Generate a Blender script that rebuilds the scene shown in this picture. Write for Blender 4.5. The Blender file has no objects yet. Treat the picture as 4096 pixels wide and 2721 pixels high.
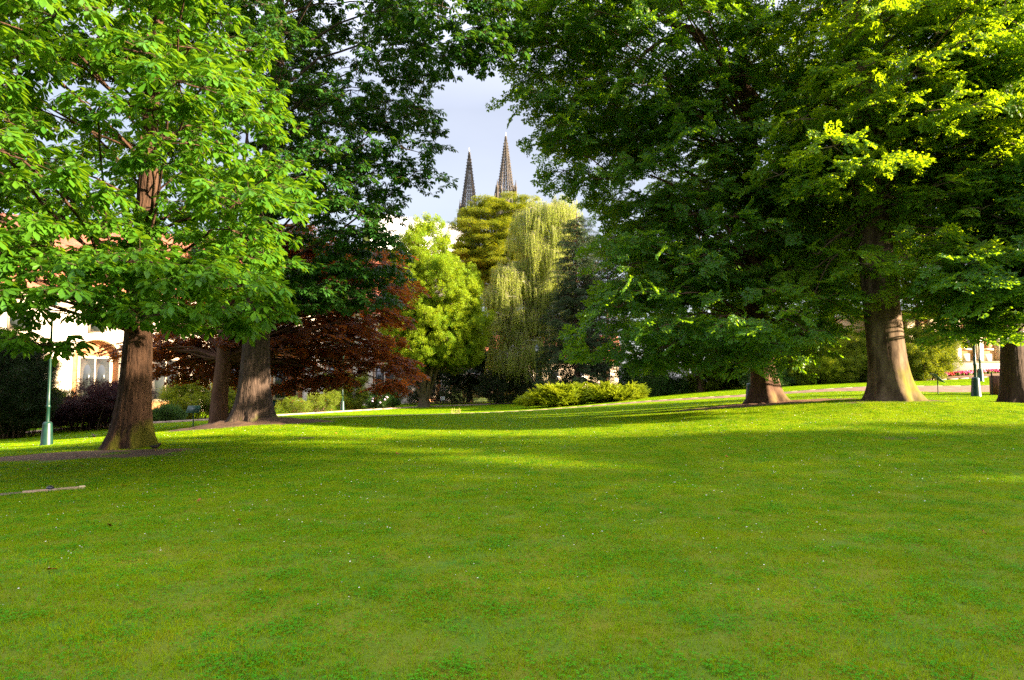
import bpy, math, random
import numpy as np
from mathutils import Vector, Matrix, noise as mnoise

C = bpy.context.scene.collection
RNG = np.random.default_rng(7)
F = 2730.0                       # focal length in pixels of the 4096 px wide photograph
PITCH = math.atan(179.5 / F)
CAM = np.array([0.0, 0.0, 1.7])

# ---------------------------------------------------------------- camera, sky, sun, exposure
cam_d = bpy.data.cameras.new("camera")
cam_d.sensor_width = 36; cam_d.lens = F / 4096 * 36
cam_d.clip_start = 0.1; cam_d.clip_end = 3000
cam = bpy.data.objects.new("camera", cam_d); C.objects.link(cam)
cam.location = CAM; cam.rotation_euler = (math.pi / 2 + PITCH, 0, 0)
bpy.context.scene.camera = cam

SUN_EL, SUN_AZ = math.radians(15.0), math.radians(-17.0)   # azimuth from +x towards +y
sdir = Vector((math.cos(SUN_AZ) * math.cos(SUN_EL), math.sin(SUN_AZ) * math.cos(SUN_EL), math.sin(SUN_EL)))
world = bpy.data.worlds.new("World"); bpy.context.scene.world = world; world.use_nodes = True
wn, wl = world.node_tree.nodes, world.node_tree.links
wn.clear()
sky = wn.new("ShaderNodeTexSky"); sky.sky_type = 'NISHITA'; sky.sun_disc = False
sky.sun_elevation = SUN_EL; sky.sun_rotation = math.pi / 2 - SUN_AZ
sky.air_density = 1.0; sky.dust_density = 2.0
bg1 = wn.new("ShaderNodeBackground"); bg1.inputs[1].default_value = 0.12
wl.new(sky.outputs[0], bg1.inputs[0])
tc = wn.new("ShaderNodeTexCoord")
wmap = wn.new("ShaderNodeMapping"); wmap.inputs['Scale'].default_value = (1, 1, 2.4)
wl.new(tc.outputs['Generated'], wmap.inputs['Vector'])
wno = wn.new("ShaderNodeTexNoise"); wno.inputs['Scale'].default_value = 2.2; wno.inputs['Detail'].default_value = 5
wno.inputs['Roughness'].default_value = 0.45
wl.new(wmap.outputs[0], wno.inputs['Vector'])
wr = wn.new("ShaderNodeValToRGB")
wr.color_ramp.elements[0].position = 0.36; wr.color_ramp.elements[0].color = (0.66, 0.66, 0.82, 1)
wr.color_ramp.elements[1].position = 0.64; wr.color_ramp.elements[1].color = (0.88, 0.87, 0.97, 1)
wl.new(wno.outputs[0], wr.inputs[0])
bg2 = wn.new("ShaderNodeBackground"); bg2.inputs[1].default_value = 0.20
wsx = wn.new("ShaderNodeSeparateXYZ"); wl.new(tc.outputs['Generated'], wsx.inputs[0])
wzr = wn.new("ShaderNodeMapRange"); wzr.inputs[1].default_value = 0.38; wzr.inputs[2].default_value = 0.95
wzr.inputs[3].default_value = 0.112; wzr.inputs[4].default_value = 0.66
wl.new(wsx.outputs[2], wzr.inputs[0]); wl.new(wzr.outputs[0], bg2.inputs[1])
wl.new(wr.outputs[0], bg2.inputs[0])
wmx = wn.new("ShaderNodeMixShader"); wmx.inputs[0].default_value = 0.85
wl.new(bg1.outputs[0], wmx.inputs[1]); wl.new(bg2.outputs[0], wmx.inputs[2])
wo = wn.new("ShaderNodeOutputWorld"); wl.new(wmx.outputs[0], wo.inputs[0])

sl = bpy.data.lights.new("sun", 'SUN'); sl.energy = 5.0; sl.angle = math.radians(0.6); sl.color = (1.0, 0.80, 0.54)
so = bpy.data.objects.new("sun", sl); C.objects.link(so)
so.rotation_euler = sdir.to_track_quat('Z', 'Y').to_euler(); so.location = (40, -20, 40)

sc = bpy.context.scene
sc.view_settings.view_transform = 'Standard'; sc.view_settings.look = 'None'
sc.view_settings.gamma = 1.0; sc.view_settings.use_curve_mapping = False
sc.view_settings.exposure = 2.85
sc.render.engine = 'CYCLES'
sc.cycles.max_bounces = 7; sc.cycles.diffuse_bounces = 4; sc.cycles.transmission_bounces = 4
sc.cycles.glossy_bounces = 2; sc.cycles.use_denoising = False; sc.cycles.sample_clamp_indirect = 3.0

# ---------------------------------------------------------------- helpers
def at(px, py, d):
    """point of the place that stands at distance d (along y) on the line through a photo pixel"""
    xc, yc = (px - 2048) / F, (1360.5 - py) / F
    cp, sp = math.cos(PITCH), math.sin(PITCH)
    v = np.array([xc, cp - yc * sp, sp + yc * cp])
    return CAM + v * (d / v[1])

def norm(a):
    return a / np.maximum(np.linalg.norm(a, axis=-1, keepdims=True), 1e-9)

def empty(name, label, cat, loc=(0, 0, 0), rz=0.0, group=None):
    o = bpy.data.objects.new(name, None); C.objects.link(o)
    o.empty_display_size = 0.2
    o.location = [float(v) for v in loc]; o.rotation_euler = (0, 0, rz)
    o['label'] = label; o['category'] = cat
    if group: o['group'] = group
    return o

def tag(o, label, cat, group=None, kind=None):
    if label: o['label'] = label
    if cat: o['category'] = cat
    if group: o['group'] = group
    if kind: o['kind'] = kind
    return o

class MB:
    """collects vertices and faces (any sizes) and links them as one mesh object"""
    def __init__(s): s.V = []; s.n = 0; s.F = []; s.M = []; s.A = []
    def add(s, V, faces, mi=0, v=None):
        V = np.asarray(V, float).reshape(-1, 3)
        s.V.append(V)
        s.A.append(np.full(len(V), 0.5) if v is None else np.broadcast_to(np.asarray(v, float), (len(V),)))
        faces = np.asarray(faces, int)
        s.F.append(faces + s.n); s.M.append(np.broadcast_to(np.asarray(mi), (len(faces),)))
        s.n += len(V); return s
    def box(s, x0, x1, y0, y1, z0, z1, mi=0, b=0.0):
        if b <= 0:
            V = [(x, y, z) for z in (z0, z1) for y in (y0, y1) for x in (x0, x1)]
            return s.add(V, [(0, 2, 3, 1), (4, 5, 7, 6), (0, 1, 5, 4), (2, 6, 7, 3), (0, 4, 6, 2), (1, 3, 7, 5)], mi)
        # chamfered: top and bottom rings inset
        V = []
        for z, i in ((z0, b), (z0 + b, 0), (z1 - b, 0), (z1, b)):
            V += [(x0 + i, y0 + i, z), (x1 - i, y0 + i, z), (x1 - i, y1 - i, z), (x0 + i, y1 - i, z)]
        Fs = [(3, 2, 1, 0), (12, 13, 14, 15)]
        for k in range(3):
            for j in range(4):
                a, c = k * 4 + j, k * 4 + (j + 1) % 4
                Fs.append((a, c, c + 4, a + 4))
        return s.add(V, Fs, mi)
    def tube(s, P, R, ns=8, mi=0, cap=True, disp=None):
        P = np.asarray(P, float); n = len(P); R = np.broadcast_to(np.asarray(R, float), (n,))
        T = norm(np.gradient(P, axis=0))
        u = np.array([1.0, 0, 0]) if abs(T[0][0]) < 0.8 else np.array([0, 1.0, 0])
        rings = []; th = np.linspace(0, 2 * math.pi, ns, endpoint=False)
        for i in range(n):
            u = u - T[i] * np.dot(u, T[i]); u = u / np.linalg.norm(u); w = np.cross(T[i], u)
            r = R[i] if disp is None else R[i] * disp(th, i)
            rings.append(P[i] + np.outer(np.cos(th) * r, u) + np.outer(np.sin(th) * r, w))
        V = np.concatenate(rings)
        a = np.arange(n - 1)[:, None] * ns; j = np.arange(ns)[None]
        j2 = (j + 1) % ns
        Q = np.stack([a + j, a + j2, a + ns + j2, a + ns + j], -1).reshape(-1, 4)
        s.add(V, Q, mi)
        if cap:
            for ring, rev in ((0, True), (n - 1, False)):
                V2 = np.vstack([V[ring * ns:(ring + 1) * ns], P[ring]])
                f = [(k, (k + 1) % ns, ns) if not rev else ((k + 1) % ns, k, ns) for k in range(ns)]
                s.add(V2, f, mi)
        return s
    def lathe(s, prof, c=(0, 0, 0), ns=16, mi=0):
        P = np.array([(c[0], c[1], c[2] + z) for z, r in prof], float)
        th = np.linspace(0, 2 * math.pi, ns, endpoint=False)
        V = np.concatenate([np.stack([c[0] + np.cos(th) * r, c[1] + np.sin(th) * r, np.full(ns, c[2] + z)], -1) for z, r in prof])
        n = len(prof); a = np.arange(n - 1)[:, None] * ns; j = np.arange(ns)[None]; j2 = (j + 1) % ns
        return s.add(V, np.stack([a + j, a + j2, a + ns + j2, a + ns + j], -1).reshape(-1, 4), mi)
    def mesh(s, name, mats, smooth=False):
        me = bpy.data.meshes.new(name)
        V = np.concatenate(s.V) if s.V else np.zeros((0, 3))
        me.vertices.add(len(V)); me.vertices.foreach_set("co", V.ravel())
        if s.F:
            loops = np.concatenate([f.ravel() for f in s.F]); tot = np.concatenate([np.full(len(f), f.shape[1]) for f in s.F if len(f)])
            starts = np.concatenate([[0], np.cumsum(tot)[:-1]])
            me.loops.add(len(loops)); me.loops.foreach_set("vertex_index", loops)
            me.polygons.add(len(tot)); me.polygons.foreach_set("loop_start", starts)
            me.polygons.foreach_set("material_index", np.concatenate(s.M).astype(int))
            if smooth: me.polygons.foreach_set("use_smooth", np.ones(len(tot), bool))
        at_ = me.attributes.new("v", 'FLOAT', 'POINT'); at_.data.foreach_set("value", np.concatenate(s.A).astype(np.float32))
        for m in mats: me.materials.append(m)
        me.update(calc_edges=True)
        return me
    def build(s, name, mats, parent=None, smooth=False, kind=None):
        if not isinstance(mats, (list, tuple)): mats = [mats]
        o = bpy.data.objects.new(name, s.mesh(name, mats, smooth)); C.objects.link(o)
        if parent: o.parent = parent
        if kind: o['kind'] = kind
        return o

# ---------------------------------------------------------------- materials
def mat(name, col, rough=0.7, col2=None, scale=4.0, bump=0.0, bscale=None, metal=0.0, stretch=(1, 1, 1), detail=6, spec=0.3, lo=0.35, hi=0.65):
    m = bpy.data.materials.new(name); m.use_nodes = True
    n, l = m.node_tree.nodes, m.node_tree.links
    p = n["Principled BSDF"]; p.inputs['Roughness'].default_value = rough; p.inputs['Metallic'].default_value = metal
    p.inputs['Specular IOR Level'].default_value = spec
    p.inputs['Base Color'].default_value = (*col, 1)
    g = n.new("ShaderNodeNewGeometry"); mp = n.new("ShaderNodeMapping"); mp.inputs['Scale'].default_value = stretch
    l.new(g.outputs['Position'], mp.inputs['Vector'])
    if col2:
        t = n.new("ShaderNodeTexNoise"); t.inputs['Scale'].default_value = scale; t.inputs['Detail'].default_value = detail
        l.new(mp.outputs[0], t.inputs['Vector'])
        r = n.new("ShaderNodeValToRGB"); r.color_ramp.elements[0].position = lo; r.color_ramp.elements[1].position = hi
        r.color_ramp.elements[0].color = (*col, 1); r.color_ramp.elements[1].color = (*col2, 1)
        l.new(t.outputs[0], r.inputs[0]); l.new(r.outputs[0], p.inputs['Base Color'])
    if bump:
        t2 = n.new("ShaderNodeTexNoise"); t2.inputs['Scale'].default_value = bscale or scale * 3; t2.inputs['Detail'].default_value = 8
        l.new(mp.outputs[0], t2.inputs['Vector'])
        b = n.new("ShaderNodeBump"); b.inputs['Strength'].default_value = 0.8; b.inputs['Distance'].default_value = bump
        l.new(t2.outputs[0], b.inputs['Height']); l.new(b.outputs[0], p.inputs['Normal'])
    return m

def leafmat(name, a, b, tr, rough=0.45, trf=0.4, nscale=0.5, spec=0.16, vmix=0.5, fine=0):
    """leaf: colour between a and b by leaf and by place in the crown, light shining through in colour tr"""
    m = bpy.data.materials.new(name); m.use_nodes = True
    n, l = m.node_tree.nodes, m.node_tree.links
    p = n["Principled BSDF"]; p.inputs['Roughness'].default_value = rough; p.inputs['Specular IOR Level'].default_value = spec
    at_ = n.new("ShaderNodeAttribute"); at_.attribute_name = "v"
    g = n.new("ShaderNodeNewGeometry"); t = n.new("ShaderNodeTexNoise"); t.inputs['Scale'].default_value = nscale; t.inputs['Detail'].default_value = 2
    l.new(g.outputs['Position'], t.inputs['Vector'])
    mr = n.new("ShaderNodeMapRange"); mr.inputs[1].default_value = 0.3; mr.inputs[2].default_value = 0.7
    l.new(t.outputs[0], mr.inputs[0])
    mx = n.new("ShaderNodeMix"); mx.inputs[0].default_value = vmix
    if fine:
        t2 = n.new("ShaderNodeTexNoise"); t2.inputs['Scale'].default_value = fine; t2.inputs['Detail'].default_value = 3
        l.new(g.outputs['Position'], t2.inputs['Vector'])
        m2 = n.new("ShaderNodeMapRange"); m2.inputs[1].default_value = .3; m2.inputs[2].default_value = .7; l.new(t2.outputs[0], m2.inputs[0])
        m3 = n.new("ShaderNodeMix"); m3.inputs[0].default_value = .5; l.new(mr.outputs[0], m3.inputs[2]); l.new(m2.outputs[0], m3.inputs[3]); mr = m3
    l.new(mr.outputs[0], mx.inputs[2]); l.new(at_.outputs['Fac'], mx.inputs[3])
    cm = n.new("ShaderNodeMix"); cm.data_type = 'RGBA'
    cm.inputs[6].default_value = (*a, 1); cm.inputs[7].default_value = (*b, 1)
    l.new(mx.outputs[0], cm.inputs[0]); l.new(cm.outputs[2], p.inputs['Base Color'])
    if fine:
        t4 = n.new("ShaderNodeTexNoise"); t4.inputs['Scale'].default_value = 1.9; t4.inputs['Detail'].default_value = 6; t4.inputs['Roughness'].default_value = .7
        l.new(g.outputs['Position'], t4.inputs['Vector'])
        m4 = n.new("ShaderNodeMapRange"); m4.inputs[1].default_value = .54; m4.inputs[2].default_value = .72; m4.inputs[4].default_value = .6; l.new(t4.outputs[0], m4.inputs[0])
        c4 = n.new("ShaderNodeMix"); c4.data_type = 'RGBA'; c4.inputs[7].default_value = (.30, .20, .006, 1)
        l.new(m4.outputs[0], c4.inputs[0]); l.new(cm.outputs[2], c4.inputs[6]); l.new(c4.outputs[2], p.inputs['Base Color'])
    tl = n.new("ShaderNodeBsdfTranslucent")
    cm2 = n.new("ShaderNodeMix"); cm2.data_type = 'RGBA'
    cm2.inputs[6].default_value = (tr[0] * .7, tr[1] * .8, tr[2], 1); cm2.inputs[7].default_value = (tr[0] * 1.25, tr[1] * 1.15, tr[2], 1)
    l.new(mx.outputs[0], cm2.inputs[0]); l.new(cm2.outputs[2], tl.inputs[0])
    ms = n.new("ShaderNodeMixShader"); ms.inputs[0].default_value = trf
    l.new(p.outputs[0], ms.inputs[1]); l.new(tl.outputs[0], ms.inputs[2])
    l.new(ms.outputs[0], n["Material Output"].inputs[0])
    return m

def barkmat(name, c1, c2, moss=0.0, mosscol=(0.13, 0.14, 0.012), mz=1.0, groove=(9, 9, 1.6), bump=0.02, base_z=0.0, mossx=0.6):
    m = bpy.data.materials.new(name); m.use_nodes = True
    n, l = m.node_tree.nodes, m.node_tree.links
    p = n["Principled BSDF"]; p.inputs['Roughness'].default_value = 0.9; p.inputs['Specular IOR Level'].default_value = 0.15
    g = n.new("ShaderNodeNewGeometry"); mp = n.new("ShaderNodeMapping"); mp.inputs['Scale'].default_value = groove
    l.new(g.outputs['Position'], mp.inputs[0])
    t = n.new("ShaderNodeTexNoise"); t.inputs['Scale'].default_value = 1.3; t.inputs['Detail'].default_value = 9; t.inputs['Roughness'].default_value = 0.65
    l.new(mp.outputs[0], t.inputs['Vector'])
    vo = n.new("ShaderNodeTexVoronoi"); vo.inputs['Scale'].default_value = 1.5; vo.feature = 'DISTANCE_TO_EDGE'
    l.new(mp.outputs[0], vo.inputs['Vector'])
    r = n.new("ShaderNodeValToRGB"); r.color_ramp.elements[0].position = 0.34; r.color_ramp.elements[1].position = 0.68
    r.color_ramp.elements[0].color = (*c1, 1); r.color_ramp.elements[1].color = (*c2, 1)
    l.new(t.outputs[0], r.inputs[0]); last = r.outputs[0]
    if moss > 0:
        sx = n.new("ShaderNodeSeparateXYZ"); l.new(g.outputs['Position'], sx.inputs[0])
        sn = n.new("ShaderNodeSeparateXYZ"); l.new(g.outputs['Normal'], sn.inputs[0])
        t3 = n.new("ShaderNodeTexNoise"); t3.inputs['Scale'].default_value = 2.5; t3.inputs['Detail'].default_value = 7
        l.new(g.outputs['Position'], t3.inputs['Vector'])
        mr = n.new("ShaderNodeMapRange"); mr.inputs[1].default_value = base_z + mz; mr.inputs[2].default_value = base_z + mz * .25
        mr.inputs[3].default_value = 0; mr.inputs[4].default_value = 1
        l.new(sx.outputs[2], mr.inputs[0])
        a1 = n.new("ShaderNodeMath"); a1.operation = 'MULTIPLY_ADD'; a1.inputs[1].default_value = mossx; l.new(sn.outputs[0], a1.inputs[0]); l.new(t3.outputs[0], a1.inputs[2])
        a2 = n.new("ShaderNodeMath"); a2.operation = 'MULTIPLY'; l.new(a1.outputs[0], a2.inputs[0]); l.new(mr.outputs[0], a2.inputs[1])
        mr2 = n.new("ShaderNodeMapRange"); mr2.inputs[1].default_value = 0.42; mr2.inputs[2].default_value = 0.85; mr2.inputs[4].default_value = moss
        l.new(a2.outputs[0], mr2.inputs[0])
        cm = n.new("ShaderNodeMix"); cm.data_type = 'RGBA'; cm.inputs[7].default_value = (*mosscol, 1)
        l.new(mr2.outputs[0], cm.inputs[0]); l.new(last, cm.inputs[6]); last = cm.outputs[2]
    l.new(last, p.inputs['Base Color'])
    mu = n.new("ShaderNodeMath"); mu.operation = 'MULTIPLY_ADD'; mu.inputs[1].default_value = 0.6; l.new(vo.outputs[0], mu.inputs[0]); l.new(t.outputs[0], mu.inputs[2])
    b = n.new("ShaderNodeBump"); b.inputs['Strength'].default_value = 0.9; b.inputs['Distance'].default_value = bump
    l.new(mu.outputs[0], b.inputs['Height']); l.new(b.outputs[0], p.inputs['Normal'])
    return m

# ---------------------------------------------------------------- the lie of the land
ANCH = []
def anc(px, py, d): ANCH.append(at(px, py, d))
for px in (0, 2048, 4096): anc(px, 2715, 3.93)
for a_ in [(2048, 2000, 10), (0, 1978, 11.9), (4096, 2100, 8.5), (4096, 1800, 14.3), (530, 1790, 20), (205, 1782, 25), (1020, 1692, 27), (880, 1703, 30),
           (60, 1745, 35), (306, 1715, 38), (720, 1690, 42), (1130, 1662, 52), (1400, 1646, 58),
           (1700, 1630, 62), (2000, 1618, 65), (2240, 1625, 54), (2100, 1645, 46), (1500, 1666, 44), (2600, 1611, 43), (3000, 1588, 41),
           (3480, 1550, 39), (3060, 1614, 27), (3560, 1597, 24), (4050, 1614, 25), (3895, 1587, 30), (3800, 1574, 33), (3800, 1545, 40),
           (3915, 1527, 45), (3900, 1508, 52), (3900, 1492, 58), (3000, 1565, 47), (2600, 1600, 47), (-600, 1790, 30), (0, 1850, 17)]:
    anc(*a_)
ANCH += [np.array(v, float) for v in [(0, 20, .16), (0, 30, .26), (-4, 38, .05), (9, 15, .38), (6, 34, .55), (-60, 58, -1.0), (-30, 75, -0.8), (-8, 90, -.2), (20, 80, 1.2), (40, 75, 2.6), (60, 45, 2.2), (55, 10, 1.0), (45, -20, .5), (0, -25, .2), (-40, -20, 0),
         (-60, 20, -1), (0, 0, .02), (-8, 0, 0), (8, 0, 0), (0, 130, 0), (-90, 120, -1), (90, 120, 3), (120, 0, 1.5), (-120, 0, -1)]]
ANCH = np.array(ANCH)
def _phi(r2): return np.where(r2 > 0, 0.5 * r2 * np.log(np.maximum(r2, 1e-9)), 0)
def _solve():
    P = ANCH[:, :2] / 30.0; n = len(P)
    K = _phi(((P[:, None] - P[None]) ** 2).sum(-1)) + np.eye(n) * 0.004
    L = np.zeros((n + 3, n + 3)); L[:n, :n] = K; L[:n, n] = 1; L[:n, n + 1:] = P; L[n, :n] = 1; L[n + 1:, :n] = P.T
    return np.linalg.solve(L, np.concatenate([ANCH[:, 2], np.zeros(3)]))
_W = _solve()
def gz(x, y):
    x = np.asarray(x, float); y = np.asarray(y, float); sh = np.broadcast(x, y).shape
    X = np.clip(np.broadcast_to(x, sh).ravel(), -130, 130) / 30.0; Y = np.clip(np.broadcast_to(y, sh).ravel(), -40, 135) / 30.0
    out = np.zeros(len(X)); P = ANCH[:, :2] / 30.0
    for s in range(0, len(X), 20000):
        e = slice(s, s + 20000)
        out[e] = _phi((X[e, None] - P[None, :, 0]) ** 2 + (Y[e, None] - P[None, :, 1]) ** 2) @ _W[:-3] + _W[-3] + _W[-2] * X[e] + _W[-1] * Y[e]
    return out.reshape(sh) if sh else float(out[0])
def gp(px, d):
    """ground point under photo column px at distance d"""
    x = (px - 2048) / F * d / math.cos(PITCH) ; return np.array([x, d, gz(x, d)])

def graded(lo, hi, c0, c1, fine):
    a = np.arange(c0, c1 + fine, fine); out = [a]
    s, x = fine, c0
    L = []
    while x > lo: s *= 1.25; x -= s; L.append(max(x, lo))
    s, x = fine, a[-1]; R_ = []
    while x < hi: s *= 1.25; x += s; R_.append(min(x, hi))
    return np.concatenate([L[::-1], a, R_])
gx, gy = graded(-900, 900, -50, 55, 0.7), graded(-300, 1200, -4, 85, 0.7)
GX, GY = np.meshgrid(gx, gy)
GZ = gz(GX, GY)
nx, ny = len(gx), len(gy)
g = MB()
ii = (np.arange(ny - 1)[:, None] * nx + np.arange(nx - 1)[None])
g.add(np.stack([GX, GY, GZ], -1).reshape(-1, 3), np.stack([ii, ii + 1, ii + nx + 1, ii + nx], -1).reshape(-1, 4))
M_soilgrass = mat("turf", (0.05, 0.13, 0.001), 0.95, (0.13, 0.14, 0.002), 1.2, 0.02, 40)
ground = g.build("ground", M_soilgrass, smooth=True); tag(ground, "green lawn ground of the park, gently sloping", None, kind='structure')

def ribbon(name, pts, widths, mt, label, lift=0.006, step=0.8):
    """draped strip along pts"""
    pts = np.array([p[:2] for p in pts]); widths = np.array(widths, float)
    seg = np.r_[0, np.cumsum(np.linalg.norm(np.diff(pts, axis=0), axis=1))]
    t = np.arange(0, seg[-1], step)
    from_ = lambda a: np.interp(t, seg, a)
    x, y, w = from_(pts[:, 0]), from_(pts[:, 1]), from_(widths)
    k = np.ones(5) / 5
    if len(x) > 9:
        x[2:-2] = np.convolve(x, k, 'valid'); y[2:-2] = np.convolve(y, k, 'valid')
    T = norm(np.gradient(np.stack([x, y], -1), axis=0)); N = np.stack([-T[:, 1], T[:, 0]], -1)
    nw = 7; s = np.linspace(-.5, .5, nw)
    P = np.stack([x, y], -1)[:, None] + N[:, None] * (w[:, None] * s)[..., None]
    Z = gz(P[..., 0], P[..., 1]) + lift
    m = MB(); i0 = np.arange(len(t) - 1)[:, None] * nw + np.arange(nw - 1)[None]
    m.add(np.concatenate([P, Z[..., None]], -1).reshape(-1, 3), np.stack([i0, i0 + nw, i0 + nw + 1, i0 + 1], -1).reshape(-1, 4))
    o = m.build(name, mt, smooth=True); tag(o, label, None, kind='structure')
    return o, np.stack([x, y], -1), N, w

M_path = mat("path_gravel", (0.17, 0.095, 0.062), 0.95, (0.26, 0.15, 0.10), 2.2, 0.01, 60)
M_kerb = mat("kerb_stone", (0.26, 0.18, 0.14), 0.85, (0.36, 0.27, 0.21), 3, 0.004, 30)
p1 = [gp(1300, 43.6), gp(1500, 44.6), gp(1800, 45.6), gp(2100, 46), gp(2400, 45.4), gp(2800, 43.5), gp(3150, 41), gp(3450, 38.6), gp(3700, 36.8), gp(4000, 36.3), gp(4500, 36)]
path1, c1, n1, w1 = ribbon("path", p1, [1.0, 1.4, 1.8, 2.2, 2.2, 1.8, 2.0, 4.0, 6.6, 6.8, 7.0], M_path, "reddish gravel path curving between the lawn and the shrubs")
p2 = [gp(-260, 32.5), gp(70, 36), gp(306, 39), gp(720, 43), gp(1130, 53), gp(1400, 59), gp(1650, 63), gp(1950, 66.2), gp(2120, 67)]
path2, c2, n2, w2 = ribbon("path", p2, [2.2] * 9, M_path, "narrow far gravel path running below the white garden hall")
p3 = [gp(3520, 50), gp(3760, 51), gp(4000, 54), gp(4500, 57)]
path3, c3, n3, w3 = ribbon("path", p3, [2.6, 3.2, 3.4, 3.6], M_path, "upper gravel path along the flower bed by the ochre building")

def kerbs(c, n, w, side, parent, every=1.0, h=0.08, maxn=90):
    P = c + n * (w / 2 * side + 0.07 * side)[:, None]
    seg = np.r_[0, np.cumsum(np.linalg.norm(np.diff(P, axis=0), axis=1))]
    ts = np.arange(0.5, seg[-1] - 0.5, every)
    mb = MB().box(-every / 2 + .003, every / 2 - .003, -.07, .07, -.12, h, b=.015); me = mb.mesh("kerb_stone", [M_kerb])
    for i, t in enumerate(ts[:maxn]):
        x, y = np.interp(t, seg, P[:, 0]), np.interp(t, seg, P[:, 1]); x2, y2 = np.interp(t + .1, seg, P[:, 0]), np.interp(t + .1, seg, P[:, 1])
        o = bpy.data.objects.new("kerb_stone", me); C.objects.link(o); o.parent = parent
        o.location = (x, y, gz(x, y)); zz = gz(np.array([x - (x2 - x) * 4, x + (x2 - x) * 4]), np.array([y - (y2 - y) * 4, y + (y2 - y) * 4]))
        o.rotation_euler = (RNG.normal(0, .01), -math.atan2(zz[1] - zz[0], .8 * float(np.hypot(x2 - x, y2 - y)) * 10), math.atan2(y2 - y, x2 - x))
kerbs(c1, n1, w1, 1, path1, h=.025)
kerbs(c2, n2, w2, -1, path2, h=.12); kerbs(c3, n3, w3, -1, path3)

def blob(name, c, rx, ry, mt, label, lift=0.010, hump=0.0, seed=1, kind='structure', n=40):
    rg = np.random.default_rng(seed); ph = rg.uniform(0, 6.28, 6)
    th = np.linspace(0, 2 * math.pi, n, endpoint=False)
    rr = 1 + .16 * np.sin(2 * th + ph[0]) + .10 * np.sin(3 * th + ph[1]) + .07 * np.sin(5 * th + ph[2]) + .05 * np.sin(9 * th + ph[3])
    m = MB(); V = [(c[0], c[1], gz(c[0], c[1]) + lift + hump)]; K = 9
    for k in range(1, K + 1):
        f = k / K
        x = c[0] + np.cos(th) * rx * rr * f; y = c[1] + np.sin(th) * ry * rr * f
        z = gz(x, y) + lift * (1 if k < K else -1.0) + hump * (0.5 + 0.5 * math.cos(math.pi * f)) + (rg.normal(0, .012 + hump * .08, n) if hump else 0) * (k < K)
        V += list(zip(x, y, z))
    Fs = [(0, 1 + j, 1 + (j + 1) % n, 0) for j in range(n)]
    T = [(0, 1 + j, 1 + (j + 1) % n) for j in range(n)]
    Q = [(1 + (k - 1) * n + j, 1 + k * n + j, 1 + k * n + (j + 1) % n, 1 + (k - 1) * n + (j + 1) % n) for k in range(1, K) for j in range(n)]
    m.add(V, T); m.F.append(np.array(Q)); m.M.append(np.zeros(len(Q), int))
    o = m.build(name, mt, smooth=True); tag(o, label, None, kind=kind)
    BL.append((c[0], c[1], rx * .92, ry * .92)); return o
BL = []
M_soil = mat("soil", (0.075, 0.042, 0.026), 0.98, (0.12, 0.068, 0.038), 5, 0.02, 25)
M_soilred = mat("leaf_litter_soil", (0.15, 0.070, 0.035), 0.98, (0.24, 0.12, 0.06), 6, 0.02, 25)
blob("bare_soil", gp(330, 18.2), 3.2, 1.5, M_soil, "dark bare soil patch under the near chestnut", seed=2)
blob("bare_soil", gp(1000, 26.6), 3.1, 1.5, M_soil, "humped brown soil round the foot of the grey chestnut trunk", hump=.22, seed=3)
blob("bare_soil", gp(3080, 26.3), 4.3, 1.5, M_soilred, "reddish soil and leaf litter ring round the middle beech", seed=4, hump=.04)
blob("bare_soil", gp(3600, 23.6), 2.4, .9, M_soil, "dark bare strip round the big beech roots", seed=5)
blob("bare_soil", gp(4060, 24.4), 1.8, .8, M_soil, "dark bare patch round the leaning tree on the right", seed=9)
blob("bare_soil", gp(3575, 16.1), .45, .22, M_soil, "small dark worn spot in the lawn in front of the big beech", seed=6, n=24)
blob("bare_soil", gp(1225, 21.0), .42, .20, M_soil, "small dark worn spot in the lawn right of the grey chestnut", seed=7, n=24)

def path_free(x, y):
    ok = np.ones(len(x), bool)
    for c, w in ((c1, w1), (c2, w2), (c3, w3)):
        for s in range(0, len(x), 4000):
            e = slice(s, s + 4000)
            d = np.sqrt((x[e, None] - c[None, :, 0]) ** 2 + (y[e, None] - c[None, :, 1]) ** 2)
            k = d.argmin(1); ok[e] &= d.min(1) > w[k] / 2 + .44
    return ok
def blob_free(x, y, rg):
    ok = np.ones(len(x), bool)
    for bx, by, rx, ry in BL:
        q = ((x - bx) / rx) ** 2 + ((y - by) / ry) ** 2
        ok &= (q > 1.0) | (rg.random(len(x)) < np.clip((q - .45) * 1.3, 0.04, 1))
    return ok

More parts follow.
